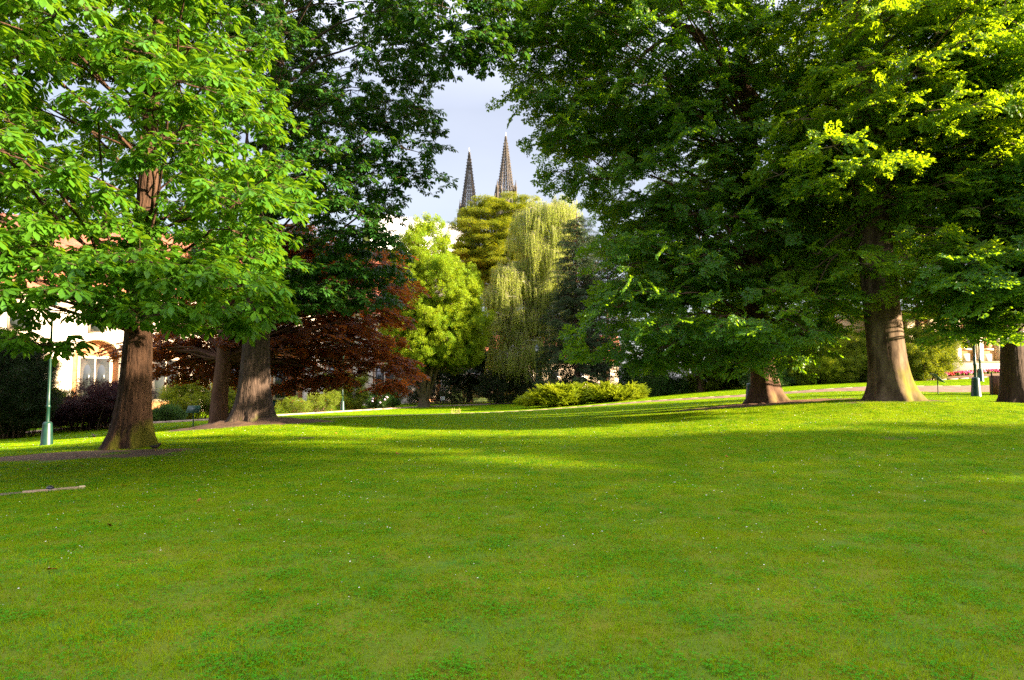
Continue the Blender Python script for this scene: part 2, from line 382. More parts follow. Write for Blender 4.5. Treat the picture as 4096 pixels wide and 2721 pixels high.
# ---------------------------------------------------------------- scatter group: one mesh carries both the pieces and the points they stand on
def scatter_group():
    ng = bpy.data.node_groups.new("scatter", 'GeometryNodeTree')
    ng.interface.new_socket("Geometry", in_out='INPUT', socket_type='NodeSocketGeometry')
    ng.interface.new_socket("Geometry", in_out='OUTPUT', socket_type='NodeSocketGeometry')
    n, l = ng.nodes, ng.links
    gi, go = n.new("NodeGroupInput"), n.new("NodeGroupOutput")
    kv = n.new("GeometryNodeInputNamedAttribute"); kv.data_type = 'INT'; kv.inputs['Name'].default_value = "kv"
    def sep(val):
        c = n.new("FunctionNodeCompare"); c.data_type = 'INT'; c.operation = 'EQUAL'
        l.new(kv.outputs[0], c.inputs[2]); c.inputs[3].default_value = val
        s = n.new("GeometryNodeSeparateGeometry"); s.domain = 'POINT'
        l.new(gi.outputs[0], s.inputs[0]); l.new(c.outputs[0], s.inputs[1]); return s.outputs[0]
    g2i = n.new("GeometryNodeGeometryToInstance")
    for k in range(4): l.new(sep(k), g2i.inputs[0])
    def na(name, ty):
        a = n.new("GeometryNodeInputNamedAttribute"); a.data_type = ty; a.inputs['Name'].default_value = name; return a.outputs[0]
    iop = n.new("GeometryNodeInstanceOnPoints")
    l.new(sep(-1), iop.inputs['Points']); l.new(g2i.outputs[0], iop.inputs['Instance'])
    iop.inputs['Pick Instance'].default_value = True
    l.new(na("idx", 'INT'), iop.inputs['Instance Index'])
    e2r = n.new("FunctionNodeEulerToRotation"); l.new(na("rot", 'FLOAT_VECTOR'), e2r.inputs[0]); l.new(e2r.outputs[0], iop.inputs['Rotation'])
    l.new(na("scl", 'FLOAT'), iop.inputs['Scale'])
    l.new(iop.outputs[0], go.inputs[0])
    return ng
SCAT = scatter_group()

def scatter(name, variants, mats, P, rot, scl, parent=None, kind='stuff', rg=RNG):
    mb = MB(); kvs = []
    for k, v in enumerate(variants):
        for V, Fc, mi, a in zip(v.V, v.F, v.M, v.A): pass
        base = mb.n
        mb.V += v.V; mb.A += v.A; mb.F += [f + base for f in v.F]; mb.M += v.M; mb.n += v.n
        kvs.append(np.full(v.n, k))
    nv = mb.n
    mb.add(P, np.zeros((0, 3), int)); kvs.append(np.full(len(P), -1))
    o = mb.build(name, mats, parent, kind=kind)
    me = o.data
    me.attributes.new("kv", 'INT', 'POINT').data.foreach_set("value", np.concatenate(kvs).astype(np.int32))
    R_ = np.zeros((nv + len(P), 3), np.float32); R_[nv:] = rot
    me.attributes.new("rot", 'FLOAT_VECTOR', 'POINT').data.foreach_set("vector", R_.ravel())
    S_ = np.ones(nv + len(P), np.float32); S_[nv:] = scl
    me.attributes.new("scl", 'FLOAT', 'POINT').data.foreach_set("value", S_)
    I_ = np.zeros(nv + len(P), np.int32); I_[nv:] = rg.integers(0, len(variants), len(P))
    me.attributes.new("idx", 'INT', 'POINT').data.foreach_set("value", I_)
    md = o.modifiers.new("scatter", 'NODES'); md.node_group = SCAT
    return o

def frame_euler(X, Zup):
    """Euler angles of frames whose x axis is X and whose z axis is nearest Zup"""
    X = norm(X); Y = norm(np.cross(Zup, X)); Z = np.cross(X, Y)
    return np.stack([np.arctan2(Y[:, 2], Z[:, 2]), np.arcsin(np.clip(-X[:, 2], -1, 1)), np.arctan2(X[:, 1], X[:, 0])], -1)

# ---------------------------------------------------------------- leaves and sprays
def add_leaves(mb, B, D, N, l, w, v, fold=0.12, mi=0, at_=0.45):
    """simple folded leaves: base, two sides, tip"""
    n = len(B); D = norm(D); S = norm(np.cross(N, D)); N = np.cross(D, S)
    l = np.broadcast_to(l, (n,))[:, None]; w = np.broadcast_to(w, (n,))[:, None]
    mid = B + D * l * at_ + N * w * fold
    V = np.stack([B, mid + S * w / 2, B + D * l - N * l * .12, mid - S * w / 2], 1).reshape(-1, 3)
    i = np.arange(n)[:, None] * 4
    mb.add(V, np.concatenate([i + np.array([[0, 2, 1]]), i + np.array([[0, 3, 2]])]), mi, np.repeat(v, 4))
    return mb

def beech_spray(seed, L=0.62, leaf=0.105, wf=0.68, nside=6, droop=.22, tilt=.55):
    rg = np.random.default_rng(seed); mb = MB(); B, D = [], []
    def cur(x, y0=0): return np.array([x, y0 + .05 * math.sin(x * 5 + seed), -droop * x * x / L])
    tw = [cur(x) for x in np.linspace(0, L, 5)]
    mb.tube(tw, np.linspace(.006, .002, 5), 3, 1, cap=False)
    for k in range(nside):
        x0 = L * (.08 + .85 * k / nside); s = 1 if k % 2 else -1
        a = s * rg.uniform(.6, 1.0); ln = L * .55 * (1 - .65 * k / nside) * rg.uniform(.8, 1.2)
        o = cur(x0); d = np.array([math.cos(a), math.sin(a), rg.uniform(-.25, .1)])
        mb.tube([o, o + d * ln * .5, o + d * ln - np.array([0, 0, ln * .1])], [.003, .002, .001], 3, 1, cap=False)
        for q in np.arange(.06, ln, leaf * .62):
            p = o + d * q - np.array([0, 0, .1 * q * q / max(ln, .1)])
            for ss in (1, -1):
                b = a + ss * rg.uniform(.5, 1.0); B.append(p); D.append((math.cos(b), math.sin(b), rg.uniform(-.45, .1)))
        B.append(o + d * ln); D.append(d)
    for x in np.arange(L * .1, L, leaf * .8):
        for ss in (1, -1):
            b = ss * rg.uniform(.5, 1.1); B.append(cur(x)); D.append((math.cos(b), math.sin(b), rg.uniform(-.4, .1)))
    B, D = np.array(B), np.array(D); n = len(B)
    N = np.array([0, 0, 1.0]) + rg.normal(0, tilt, (n, 3))
    return add_leaves(mb, B, D, N, leaf * rg.uniform(.7, 1.15, n), leaf * wf * rg.uniform(.8, 1.15, n), rg.random(n))

def cluster_spray(seed, n=70, rx=.35, rz=.2, leaf=.10, wf=.6, up=.2, tilt=.6, ext=.25):
    rg = np.random.default_rng(seed); mb = MB()
    d = norm(rg.normal(0, 1, (n, 3))); r = rg.random(n)[:, None] ** .5
    P = d * r * np.array([rx, rx, rz]) + np.array([ext, 0, 0])
    D = d * np.array([1, 1, .5]) + np.array([.5, 0, up]) + rg.normal(0, .35, (n, 3))
    N = np.array([0, 0, 1.0]) + d * .5 + rg.normal(0, tilt, (n, 3))
    for k in range(5):
        e = P[k * 3 % n]; mb.tube([(0, 0, 0), e * .5 + np.array([0, 0, -.02]), e], [.008, .005, .002], 3, 1, cap=False)
    return add_leaves(mb, P, D, N, leaf * rg.uniform(.7, 1.2, n), leaf * wf * rg.uniform(.8, 1.2, n), rg.random(n))

def chestnut_leaf(seed, sc=1.0, v0=.5):
    rg = np.random.default_rng(seed); mb = MB(); pl = .13 * sc
    mb.tube([(0, 0, 0), (pl * .6, 0, .015), (pl, 0, 0)], [.003, .0025, .003], 3, 1, cap=False)
    nl = 7 if seed % 3 else 5
    for a in np.linspace(-1.9, 1.9, nl) + rg.normal(0, .06, nl):
        L = sc * (.20 - .055 * abs(a) / 1.9 * 1.5) * rg.uniform(.92, 1.08); W = L * .40
        s = rg.uniform(.35, .62); c = math.sqrt(1 - s * s)
        d = np.array([math.cos(a) * c, math.sin(a) * c, -s]); sd = np.array([-math.sin(a), math.cos(a), 0]); sd = sd + np.array([0, 0, rg.normal(0, .12)])
        sd /= np.linalg.norm(sd); nn = np.cross(d, sd); nn = nn if nn[2] > 0 else -nn; o = np.array([pl, 0, 0])
        def q(t, w, h, dr=0): return o + d * L * t + sd * W * w + nn * W * h - np.array([0, 0, dr * L])
        V = [q(0, 0, 0), q(.35, .26, .05), q(.35, -.26, .05), q(.35, 0, -.03), q(.70, .52, .06, .03), q(.70, -.52, .06, .03), q(.72, 0, -.05, .03), q(.9, .30, .0, .07), q(.9, -.30, .0, .07), q(1.0, 0, -.03, .12)]
        Q = [(1, 3, 6, 4), (3, 2, 5, 6), (4, 6, 9, 7), (6, 5, 8, 9)]
        T = [(0, 3, 1), (0, 2, 3)]
        vv = np.clip(v0 + rg.normal(0, .18), 0, 1)
        mb.add(V, Q, 0, vv); mb.F.append(np.array(T) + mb.n - 10); mb.M.append(np.zeros(2, int))
    return mb

def birch_spray(seed, leaf=.085):
    rg = np.random.default_rng(seed); mb = MB(); B, D = [], []
    for k in range(7):
        o = np.array([rg.uniform(-.25, .35), rg.normal(0, .22), rg.uniform(-.1, .15)]); L = rg.uniform(.9, 2.1)
        sx, sy = rg.normal(0, .06, 2)
        P = [o + np.array([.12 * math.sin(t * 1.5) + sx * t, sy * t, -t]) for t in np.linspace(0, L, 5)]
        mb.tube(P, np.linspace(.006, .002, 5), 3, 1, cap=False)
        for t in np.arange(.05, L, .05):
            B.append(o + np.array([.12 * math.sin(t * 1.5) + sx * t, sy * t, -t]) + rg.normal(0, .03, 3)); D.append((rg.normal(0, .6), rg.normal(0, .6), -.8))
    B, D = np.array(B), np.array(D); n = len(B)
    return add_leaves(mb, B, D, rg.normal(0, 1, (n, 3)), leaf * rg.uniform(.6, 1.2, n), leaf * .7 * rg.uniform(.7, 1.2, n), rg.random(n))

def spruce_spray(seed):
    rg = np.random.default_rng(seed); mb = MB(); B, D, N = [], [], []
    L = 1.3
    mb.tube([(0, 0, 0), (L * .5, 0, -.05), (L, 0, -.02)], [.016, .01, .004], 4, 1, cap=False)
    for x in np.arange(.05, L, .07):
        for s in (1, -1):
            hl = rg.uniform(.25, .6) * (1 - .4 * x / L)
            o = np.array([x, 0, -.05])
            d = np.array([.35, s * rg.uniform(.3, .8), -rg.uniform(.7, 1.4)])
            d /= np.linalg.norm(d)
            for q in np.arange(.02, hl, .045):
                for t in (-1, 1):
                    B.append(o + d * q); D.append(d + np.array([rg.normal(0, .4), rg.normal(0, .4) + t * .5, rg.normal(0, .3)])); N.append(rg.normal(0, 1, 3))
    B, D, N = np.array(B), np.array(D), np.array(N); n = len(B)
    return add_leaves(mb, B, D, N, .09 * rg.uniform(.7, 1.2, n), .028, rg.random(n), at_=.5)

def juniper_spray(seed):
    rg = np.random.default_rng(seed); mb = MB(); B, D, N = [], [], []
    for k in range(9):
        a = rg.uniform(-.7, .7); L = rg.uniform(.35, .75); o = np.array([rg.uniform(0, .3), rg.normal(0, .1), 0])
        d = np.array([math.cos(a), math.sin(a), rg.uniform(.0, .5)])
        for q in np.arange(.04, L, .03):
            p = o + d * q + np.array([0, 0, -.25 * q * q])
            for t in (1, -1):
                B.append(p); D.append(d + np.array([0, t * .8, rg.normal(.1, .3)])); N.append(np.array([0, 0, 1]) + rg.normal(0, .4, 3))
    B, D, N = np.array(B), np.array(D), np.array(N); n = len(B)
    return add_leaves(mb, B, D, N, .085 * rg.uniform(.7, 1.2, n), .035, rg.random(n), at_=.5)

# ---------------------------------------------------------------- tree builder
def E(px, py, d, rpx, rpy, ry):
    c = at(px, py, d); return (*c, rpx * d / F, ry, rpy * d / F)

def boughs(env, n, mind, rg, shell=.45, minz=None):
    """bough centres spread through the ellipsoids that make up a crown"""
    vol = np.array([e[3] * e[4] * e[5] for e in env]) ** .8; vol /= vol.sum(); out = np.zeros((0, 3)); tries = 0
    while len(out) < n and tries < n * 60:
        tries += 1
        e = env[rg.choice(len(env), p=vol)]; d = norm(rg.normal(0, 1, 3)); r = rg.uniform(shell, 1.0) ** .6
        p = np.array(e[:3]) + d * r * np.array(e[3:])
        if minz is not None and p[2] < minz: continue
        if len(out) and ((out - p) ** 2).sum(1).min() < (mind * (1 + tries / n / 80 * -.6)) ** 2: continue
        out = np.vstack([out, p])
    return out

def trunk_mesh(path, radii, ns, seed, flare=.6, fh=.55, lobes=6, lump=.03, ridge=.018, ring=.12):
    """tapered trunk with root flare and grooves; path local to the tree's base"""
    path = np.array(path, float); radii = np.array(radii, float)
    seg = np.r_[0, np.cumsum(np.linalg.norm(np.diff(path, axis=0), axis=1))]
    t = np.concatenate([np.arange(0, 3.0, ring * .6), np.arange(3.0, seg[-1], ring * 2.2)]) if seg[-1] > 3.2 else np.linspace(0, seg[-1], 24)
    P = np.stack([np.interp(t, seg, path[:, k]) for k in range(3)], -1)
    for _ in range(3): P[1:-1] = (P[:-2] + 2 * P[1:-1] + P[2:]) / 4
    R_ = np.interp(t, seg, radii); rg = np.random.default_rng(seed); ph = rg.uniform(0, 6.28, 12)
    def disp(th, i):
        h = t[i]; f = math.exp(-h / fh)
        d = 1 + flare * f * (1 + .45 * np.cos(lobes * th + ph[0] + .6 * np.sin(2 * th + ph[5])) + .25 * np.cos((lobes - 3) * th + ph[1]))
        d += lump * np.sin(3 * th + ph[2] + h * .5) + lump * np.sin(2 * th - h * .8 + ph[3]) + ridge * np.sin(17 * th + 1.3 * np.sin(h * 1.1 + ph[4])) + ridge * .7 * np.sin(29 * th + ph[6] + 1.6 * np.sin(h * 2.3))
        return d + ridge * .8 * rg.normal(0, 1, len(th))
    mb = MB(); mb.tube(P, R_, ns, 0, cap=False, disp=disp)
    return mb

def limb_path(a, b, rg, up=.25, n=7, wob=.06):
    a, b = np.array(a, float), np.array(b, float); L = np.linalg.norm(b - a)
    m = (a + b) / 2 + np.array([0, 0, up * L]) + rg.normal(0, wob * L, 3)
    t = np.linspace(0, 1, n)[:, None]
    P = (1 - t) ** 2 * a + 2 * t * (1 - t) * m + t * t * b
    P[1:-1] += rg.normal(0, .012 * L, (n - 2, 3)); return P

def build_tree(name, label, base, trunk_path, trunk_r, env, variants, mats, bark, seed, cat="tree", group=None,
               nb=70, mind=1.0, br=1.2, flat=.45, nsp=60, scl=(.8, 1.2), axz=(-.35, .1), nz=.3, ns=40, flare=.6, fh=.55, lobes=6, ridge=.018,
               up=.2, shell=.45, limb_r=.10, ztrunk=None, minz=None, compound=False, twigs=5, keep=0, extra=None, upper=-.35, hang=0.0, limbn=None, lump=.03):
    rg = np.random.default_rng(seed); base = np.array(base, float)
    root = empty(name, label, cat, base, 0, group)
    tp = np.array(trunk_path, float)
    tb = trunk_mesh(tp, trunk_r, ns, seed, flare, fh, lobes, ridge=ridge, lump=lump)
    tb.build("trunk", bark, root, smooth=True)
    BC = boughs(env, nb, mind, rg, shell, minz) - base
    lb = MB(); tz = tp[:, 2]
    P, X, N, W = [], [], [], []
    for i, c in enumerate(BC):
        # limb from the trunk
        ax0 = np.array([np.interp(c[2], tz, tp[:, 0]), np.interp(c[2], tz, tp[:, 1])])
        hd = np.linalg.norm(c[:2] - ax0)
        z0 = float(np.clip(c[2] - hd * rg.uniform(.25, .7), ztrunk if ztrunk is not None else tz[-1] * .2, tz[-1] * .98))
        a = np.array([np.interp(z0, tz, tp[:, 0]), np.interp(z0, tz, tp[:, 1]), z0])
        if limbn is None or i < limbn:
            pth = limb_path(a, c, rg, up=.12)
            lb.tube(pth, np.linspace(limb_r * rg.uniform(.5, 1.0) * min(1, hd / 3 + .3), .018, len(pth)), 6, 0, cap=False)
        r = br * rg.uniform(.7, 1.25); m = int(nsp * (r / br) ** 2 * rg.uniform(.75, 1.2))
        d = norm(rg.normal(0, 1, (m, 3))); d[:, 2] = np.where(d[:, 2] < upper, -d[:, 2] * .6, d[:, 2])
        u = rg.uniform(.25, 1, m)[:, None] ** .5
        rx = np.array([r, r, r * flat]); p = c + d * u * rx
        rad = np.r_[c[:2] - ax0, 0] / max(hd, .3)
        out = norm(norm(np.c_[d[:, :2], np.zeros(m)]) * .9 + rad * .5 + rg.normal(0, .6, (m, 3)) * np.array([1, 1, 0]))
        p[:, 2] -= hang * (np.linalg.norm((p - c)[:, :2], axis=1) / r) ** 2 * r
        out[:, 2] = rg.uniform(*axz, m)
        nn = np.array([0, 0, 1.0]) + out * .25 + rg.normal(0, nz, (m, 3))
        P.append(p); X.append(out); N.append(nn)
        for k in range(twigs):
            q = p[rg.integers(m)]; tw = limb_path(c, q, rg, up=.05, n=4)
            lb.tube(tw, np.linspace(.016, .005, 4), 4, 0, cap=False)
    if extra is not None: extra(lb)
    P, X, N = np.concatenate(P), norm(np.concatenate(X)), np.concatenate(N)
    if compound:        # shoots of large palmate leaves held round each shoot
        P2, X2, N2 = [], [], []
        for p, x in zip(P, X):
            k = rg.integers(4, 7); s = norm(np.cross(x, [0, 0, 1.0])); w = np.cross(s, x); ph = rg.uniform(0, 6.28)
            for j in range(k):
                a = ph + j * 2 * math.pi / k + rg.normal(0, .2)
                rr = s * math.cos(a) + w * math.sin(a) * .55
                dd = x * rg.uniform(.35, .8) + rr; dd[2] = dd[2] * .6 + .05
                P2.append(p + x * rg.uniform(-.06, .1)); X2.append(dd); N2.append(np.array([0, 0, 1.0]) + rr * .25 + x * .25 + rg.normal(0, .12, 3))
        P, X, N = np.array(P2), norm(np.array(X2)), np.array(N2)
    ok = gz(P[:, 0] + base[0], P[:, 1] + base[1]) + .05 < P[:, 2] + base[2]
    P, X, N = P[ok], X[ok], N[ok]
    rot = frame_euler(X, N); S = rg.uniform(*scl, len(P))
    if keep:
        Wp = P + base; v = Wp - CAM; dist = np.linalg.norm(v, axis=1)
        px = v[:, 0] / v[:, 1] * F; py = v[:, 2] / v[:, 1] * F
        inv = (np.abs(px) < 2000) & (py < 1500) & (v[:, 1] > 1)
        order = np.argsort(np.where(inv, dist / S, 1e9))[:keep]; mask = np.ones(len(P), bool); mask[order] = False
        crown = scatter("crown", variants, mats, P[mask], rot[mask], S[mask], root, rg=rg)
        mes = [v_.mesh("leaf", mats) for v_ in variants]
        for i in order:
            o = bpy.data.objects.new("leaf", mes[rg.integers(len(mes))]); C.objects.link(o); o.parent = crown
            o.location = P[i]; o.rotation_euler = rot[i]; o.scale = (S[i],) * 3
    else:
        crown = scatter("crown", variants, mats, P, rot, S, root, rg=rg)
    lb.build("branches", bark, root, smooth=True, kind='stuff')
    return root

# ---------------------------------------------------------------- leaf materials
L_chest = leafmat("chestnut_leaf", (0.026, 0.115, 0.008), (0.080, 0.19, 0.012), (0.22, 0.40, 0.008), .42, .36, spec=.22)
L_chestd = leafmat("shaded_chestnut_leaf", (0.018, 0.078, 0.012), (0.040, 0.125, 0.018), (0.10, 0.22, 0.008), .42, .32, spec=.22)  # chestnut leaf again, darkened in colour for the crown in shadow
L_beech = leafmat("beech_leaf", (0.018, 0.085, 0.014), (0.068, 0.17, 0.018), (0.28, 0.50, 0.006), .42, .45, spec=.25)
L_beechy = leafmat("sunlit_beech_leaf", (0.030, 0.115, 0.008), (0.12, 0.23, 0.010), (0.40, 0.58, 0.005), .45, .48)  # brighter copy of the beech leaf, sunlight put into its colours
L_copper = leafmat("copper_beech_leaf", (0.026, 0.010, 0.008), (0.13, 0.040, 0.014), (0.52, 0.15, 0.012), .45, .45, spec=.3)
L_horn = leafmat("hornbeam_leaf", (0.055, 0.17, 0.006), (0.24, 0.32, 0.008), (0.42, 0.50, 0.008), .55, .35)
L_birch = leafmat("birch_leaf", (0.13, 0.19, 0.024), (0.32, 0.38, 0.045), (0.46, 0.55, 0.045), .5, .4)
L_ash = leafmat("locust_leaf", (0.07, 0.14, 0.012), (0.22, 0.25, 0.012), (0.40, 0.42, 0.010), .5, .38)
L_purple = leafmat("purple_leaf", (0.015, 0.007, 0.010), (0.045, 0.014, 0.016), (0.10, 0.02, 0.015), .5, .2)
L_spruce = leafmat("spruce_needle", (0.020, 0.045, 0.015), (0.045, 0.075, 0.020), (0.05, 0.08, 0.02), .5, .15)
L_yew = leafmat("yew_leaf", (0.014, 0.032, 0.010), (0.030, 0.055, 0.014), (0.03, 0.06, 0.01), .5, .15)
L_shrub = leafmat("shrub_leaf", (0.05, 0.12, 0.010), (0.18, 0.22, 0.014), (0.34, 0.38, 0.010), .5, .35)
L_juni = leafmat("juniper_leaf", (0.10, 0.19, 0.006), (0.36, 0.40, 0.010), (0.45, 0.50, 0.01), .55, .25)
L_rhodo = leafmat("rhododendron_leaf", (0.025, 0.07, 0.018), (0.07, 0.14, 0.03), (0.1, 0.2, 0.02), .4, .25)
TW = mat("twig", (0.10, 0.065, 0.04), .9)
TWr = mat("copper_twig", (0.14, 0.085, 0.05), .9)
TWw = mat("birch_twig", (0.25, 0.2, 0.16), .9)

V_chest = [chestnut_leaf(s, 1.18, .35 + .1 * s) for s in range(4)]
V_beech = [beech_spray(s) for s in range(4)]
V_beechf = [beech_spray(s + 10, L=.8, leaf=.13, nside=6) for s in range(4)]
V_horn = [cluster_spray(s + 20, 90, .30, .30, .11, .55, up=.8, tilt=.7) for s in range(4)]
V_ash = [cluster_spray(s + 30, 80, .50, .16, .13, .45, up=-.1, tilt=.5) for s in range(4)]
V_birch = [birch_spray(s + 40) for s in range(4)]
V_spruce = [spruce_spray(s + 50) for s in range(4)]
V_yew = [cluster_spray(s + 60, 130, .28, .22, .06, .45, up=.3, tilt=.8) for s in range(4)]
V_shrub = [cluster_spray(s + 70, 70, .26, .24, .09, .5, up=.4, tilt=.8, ext=.1) for s in range(4)]
V_juni = [juniper_spray(s + 80) for s in range(4)]

def vert_path(h, lean=(0, 0), n=12, wob=.06, seed=0):
    rg = np.random.default_rng(seed); z = np.linspace(0, h, n)
    x = lean[0] * (z / h) + np.cumsum(rg.normal(0, wob, n)) * (z > 1); y = lean[1] * (z / h) + np.cumsum(rg.normal(0, wob, n)) * (z > 1)
    return np.stack([x, y, z], -1)
def taper(r, n=12, e=.8, top=.08): return r * (1 - (1 - top) * np.linspace(0, 1, n) ** e)

#TREES
# near horse chestnut on the left
bA = gp(535, 20.0); B_A = barkmat("chestnut_bark", (0.016, 0.009, 0.006), (0.10, 0.054, 0.033), .65, mosscol=(.10,.11,.006), mz=1.15, base_z=bA[2], bump=.06, mossx=.75)
build_tree("chestnut_tree", "near horse chestnut with large bright green leaves hanging low over a mossy brown trunk", bA - [0, 0, .1], vert_path(18, (.2, .5), seed=1), taper(.50), 
    [(-10.6, 17.5, 8.4, 4.7, 6.2, 5.2), (-15, 16.5, 9, 3.0, 4, 5.5), (-9.6, 15.5, 6.2, 4.6, 4.6, 3.6), (-12.4, 17.5, 14.5, 3.8, 5.0, 5.0), (-15.5, 17, 13.5, 3.5, 4, 4.5), (-6.9, 15.6, 7.0, 1.9, 2.2, 2.5), (-7.2, 14.5, 3.4, 2.2, 2.4, 1.1), (-10.0, 13.5, 3.6, 3.2, 2.6, 1.5), (-12.5, 15, 5.6, 4, 4, 1.6), (-6.2, 16.0, 5.0, 1.5, 1.8, 1.3)],
    V_chest, [L_chest, TW], B_A, 11, nb=285, mind=.92, br=1.05, flat=.35, nsp=15, scl=(.75, 1.5), axz=(-.15, .45), ns=72, flare=.46, fh=.50, lobes=7, ridge=.022,
    compound=True, keep=300, limb_r=.06, limbn=50, ztrunk=3.4, minz=2.0, hang=.25, upper=0.0)
# second chestnut, dark crown
bB = gp(1020, 27.0); B_B = barkmat("grey_chestnut_bark", (0.022, 0.015, 0.012), (0.10, 0.068, 0.052), .75, mz=1.0, base_z=bB[2], bump=.05, mosscol=(.07, .085, .006), mossx=.15)
build_tree("chestnut_tree", "grey trunked horse chestnut on a soil hump with a high dark green crown", bB - [0, 0, .1], vert_path(20, (1.0, -.5), seed=2), taper(.62, e=.9),
    [E(1330, 150, 26, 430, 560, 4.5), E(1330, 720, 26, 250, 330, 3.5), E(950, 300, 28, 420, 620, 4.5), *[E(1820, 90, 23, 210, 200, 1.8)] * 2, *[E(1940, 240, 22.5, 100, 170, 1.0)] * 3, *[E(1960, 60, 22.5, 120, 120, 1.2)] * 3, *[E(1660, 600, 25, 95, 170, 1.4)] * 3, *[E(1500, 880, 26, 110, 200, 2)] * 3, *[E(1330, 1160, 27, 210, 120, 2)] * 4, *[E(1500, 1060, 27, 70, 150, 1.5)] * 2, E(1100, 950, 28, 330, 260, 3.5), E(980, 1130, 25, 230, 130, 1.8), E(1420, 1050, 27, 170, 170, 2.5), E(1400, -500, 26, 600, 300, 5)],
    V_chest, [L_chestd, TW], B_B, 12, nb=380, mind=.85, br=1.05, flat=.45, nsp=17, scl=(.7, 1.2), axz=(-.2, .35), ns=72, flare=.7, fh=.6, lobes=6,
    compound=True, limb_r=.07, limbn=60, ztrunk=5, minz=3.0, hang=.3, upper=0.0)
# copper beech
bC = gp(880, 30.0); B_C = barkmat("copper_beech_bark", (0.075, 0.035, 0.022), (0.14, 0.075, 0.048), 0, groove=(6, 6, .8), bump=.01)
build_tree("copper_beech_tree", "copper beech with dark red leaves sweeping to the ground and a straight brown trunk", bC - [0, 0, .1], vert_path(15, (.3, 2.0), seed=3), taper(.36, e=1.1), 
    [E(1440, 1260, 36, 170, 240, 3.0), E(1500, 1340, 36, 100, 170, 2.2), E(1050, 1330, 33.5, 420, 200, 3.2), E(1560, 1490, 36, 75, 85, 1.4), E(1220, 1480, 34, 200, 70, 2.2), E(760, 1400, 33, 280, 130, 2.2), E(1100, 1050, 34, 300, 200, 3), E(1560, 1130, 37, 60, 150, 1.5), E(1230, 1080, 36, 210, 120, 2.5), E(1450, 1050, 36, 130, 90, 2)],
    V_beech, [L_copper, TWr], B_C, 13, nb=240, mind=.78, br=.85, flat=.42, nsp=16, scl=(.85, 1.3), axz=(-.55, .0), ns=40, flare=.15, fh=.4, limb_r=.08, ztrunk=3, minz=.55, hang=.35)
# hornbeam with many stems
bD = gp(1700, 62.0); B_D = barkmat("hornbeam_bark", (0.05, 0.042, 0.024), (0.13, 0.105, 0.06), 0, groove=(5, 5, .8), bump=.01)
def stems_D(lb):
    rg = np.random.default_rng(5)
    for k in range(9):
        a = -2.6 + k * .28 + 1.4 * (k % 2) * 2.2; rr = rg.uniform(1.2, 4.2)
        e = np.array([math.cos(a) * rr, math.sin(a) * rr, rg.uniform(6, 10)])
        s = np.array([math.cos(a) * .22, math.sin(a) * .22, rg.uniform(.5, 1.4)])
        m = np.array([e[0] * .45, e[1] * .45, 3.4 + rg.uniform(-.6, .6)]); t = np.linspace(0, 1, 10)[:, None]
        lb.tube((1 - t) ** 2 * s + 2 * t * (1 - t) * m + t * t * e, np.linspace(.19, .05, 10), 8, 0, cap=False)
build_tree("hornbeam_tree", "egg shaped bright yellow green hornbeam with many pale stems fanning from one foot", bD - [0, 0, .1], vert_path(14.5, (0, 0), seed=4, wob=.03), taper(.44, e=.7),
    [E(1705, 1040, 62, 95, 150, 2.3), E(1725, 1190, 62, 195, 175, 4), E(1745, 1320, 62, 215, 130, 4.3), E(1630, 1150, 63, 80, 200, 2), E(1700, 1400, 61, 150, 70, 3), E(1850, 1330, 62, 85, 110, 2.5), E(1740, 1420, 62, 190, 60, 4), E(1600, 1330, 62, 70, 110, 3)],
    V_horn, [L_horn, TW], B_D, 14, nb=460, mind=.6, br=.6, flat=1.15, nsp=17, scl=(.65, 1.2), axz=(.3, 1.5), nz=.5, ns=24, flare=.5, fh=.5, ztrunk=3, limb_r=.06, extra=stems_D, shell=.55, twigs=2, minz=2.6, upper=-1)
# weeping birch
bE = gp(2150, 69.0); B_E = barkmat("birch_bark", (0.30, 0.28, 0.25), (0.62, 0.58, 0.52), 0, groove=(2, 2, 6), bump=.005)
build_tree("birch_tree", "tall weeping birch with pale yellow curtains of hanging twigs", bE - [0, 0, .1], vert_path(18.5, (1.2, 0), seed=6), taper(.26),
    [E(2060, 1190, 68, 115, 150, 3.5), E(2170, 920, 68, 130, 120, 3.2), E(2250, 860, 68, 55, 70, 2), E(2200, 1180, 68, 100, 260, 3), E(2090, 1400, 67, 130, 90, 3.2), E(2000, 1290, 67, 60, 100, 2)],
    V_birch, [L_birch, TWw], B_E, 15, nb=250, mind=.8, br=.9, flat=.6, nsp=11, scl=(.8, 1.25), axz=(-.1, .1), nz=.1, ns=20, flare=.25, ztrunk=5, limb_r=.05, minz=2.6, twigs=3, upper=-1)
# locust behind
bF = gp(1960, 88.0)
build_tree("locust_tree", "broad domed locust tree behind the birch, layered olive green sprays below the spires", bF - [0, 0, .1], vert_path(21, (.5, 0), seed=7), taper(.45),
    [E(1985, 960, 86, 175, 165, 5), E(2040, 850, 86, 120, 65, 3.5), E(1900, 1060, 86, 90, 130, 4), E(2050, 1080, 85, 150, 160, 4.5)],
    V_ash, [L_ash, TW], B_B, 16, nb=230, mind=1.0, br=1.15, flat=.36, nsp=26, scl=(.9, 1.3), axz=(-.1, .3), nz=.3, ns=20, flare=.3, ztrunk=5, limb_r=.07, twigs=2, upper=-.2, shell=.6)
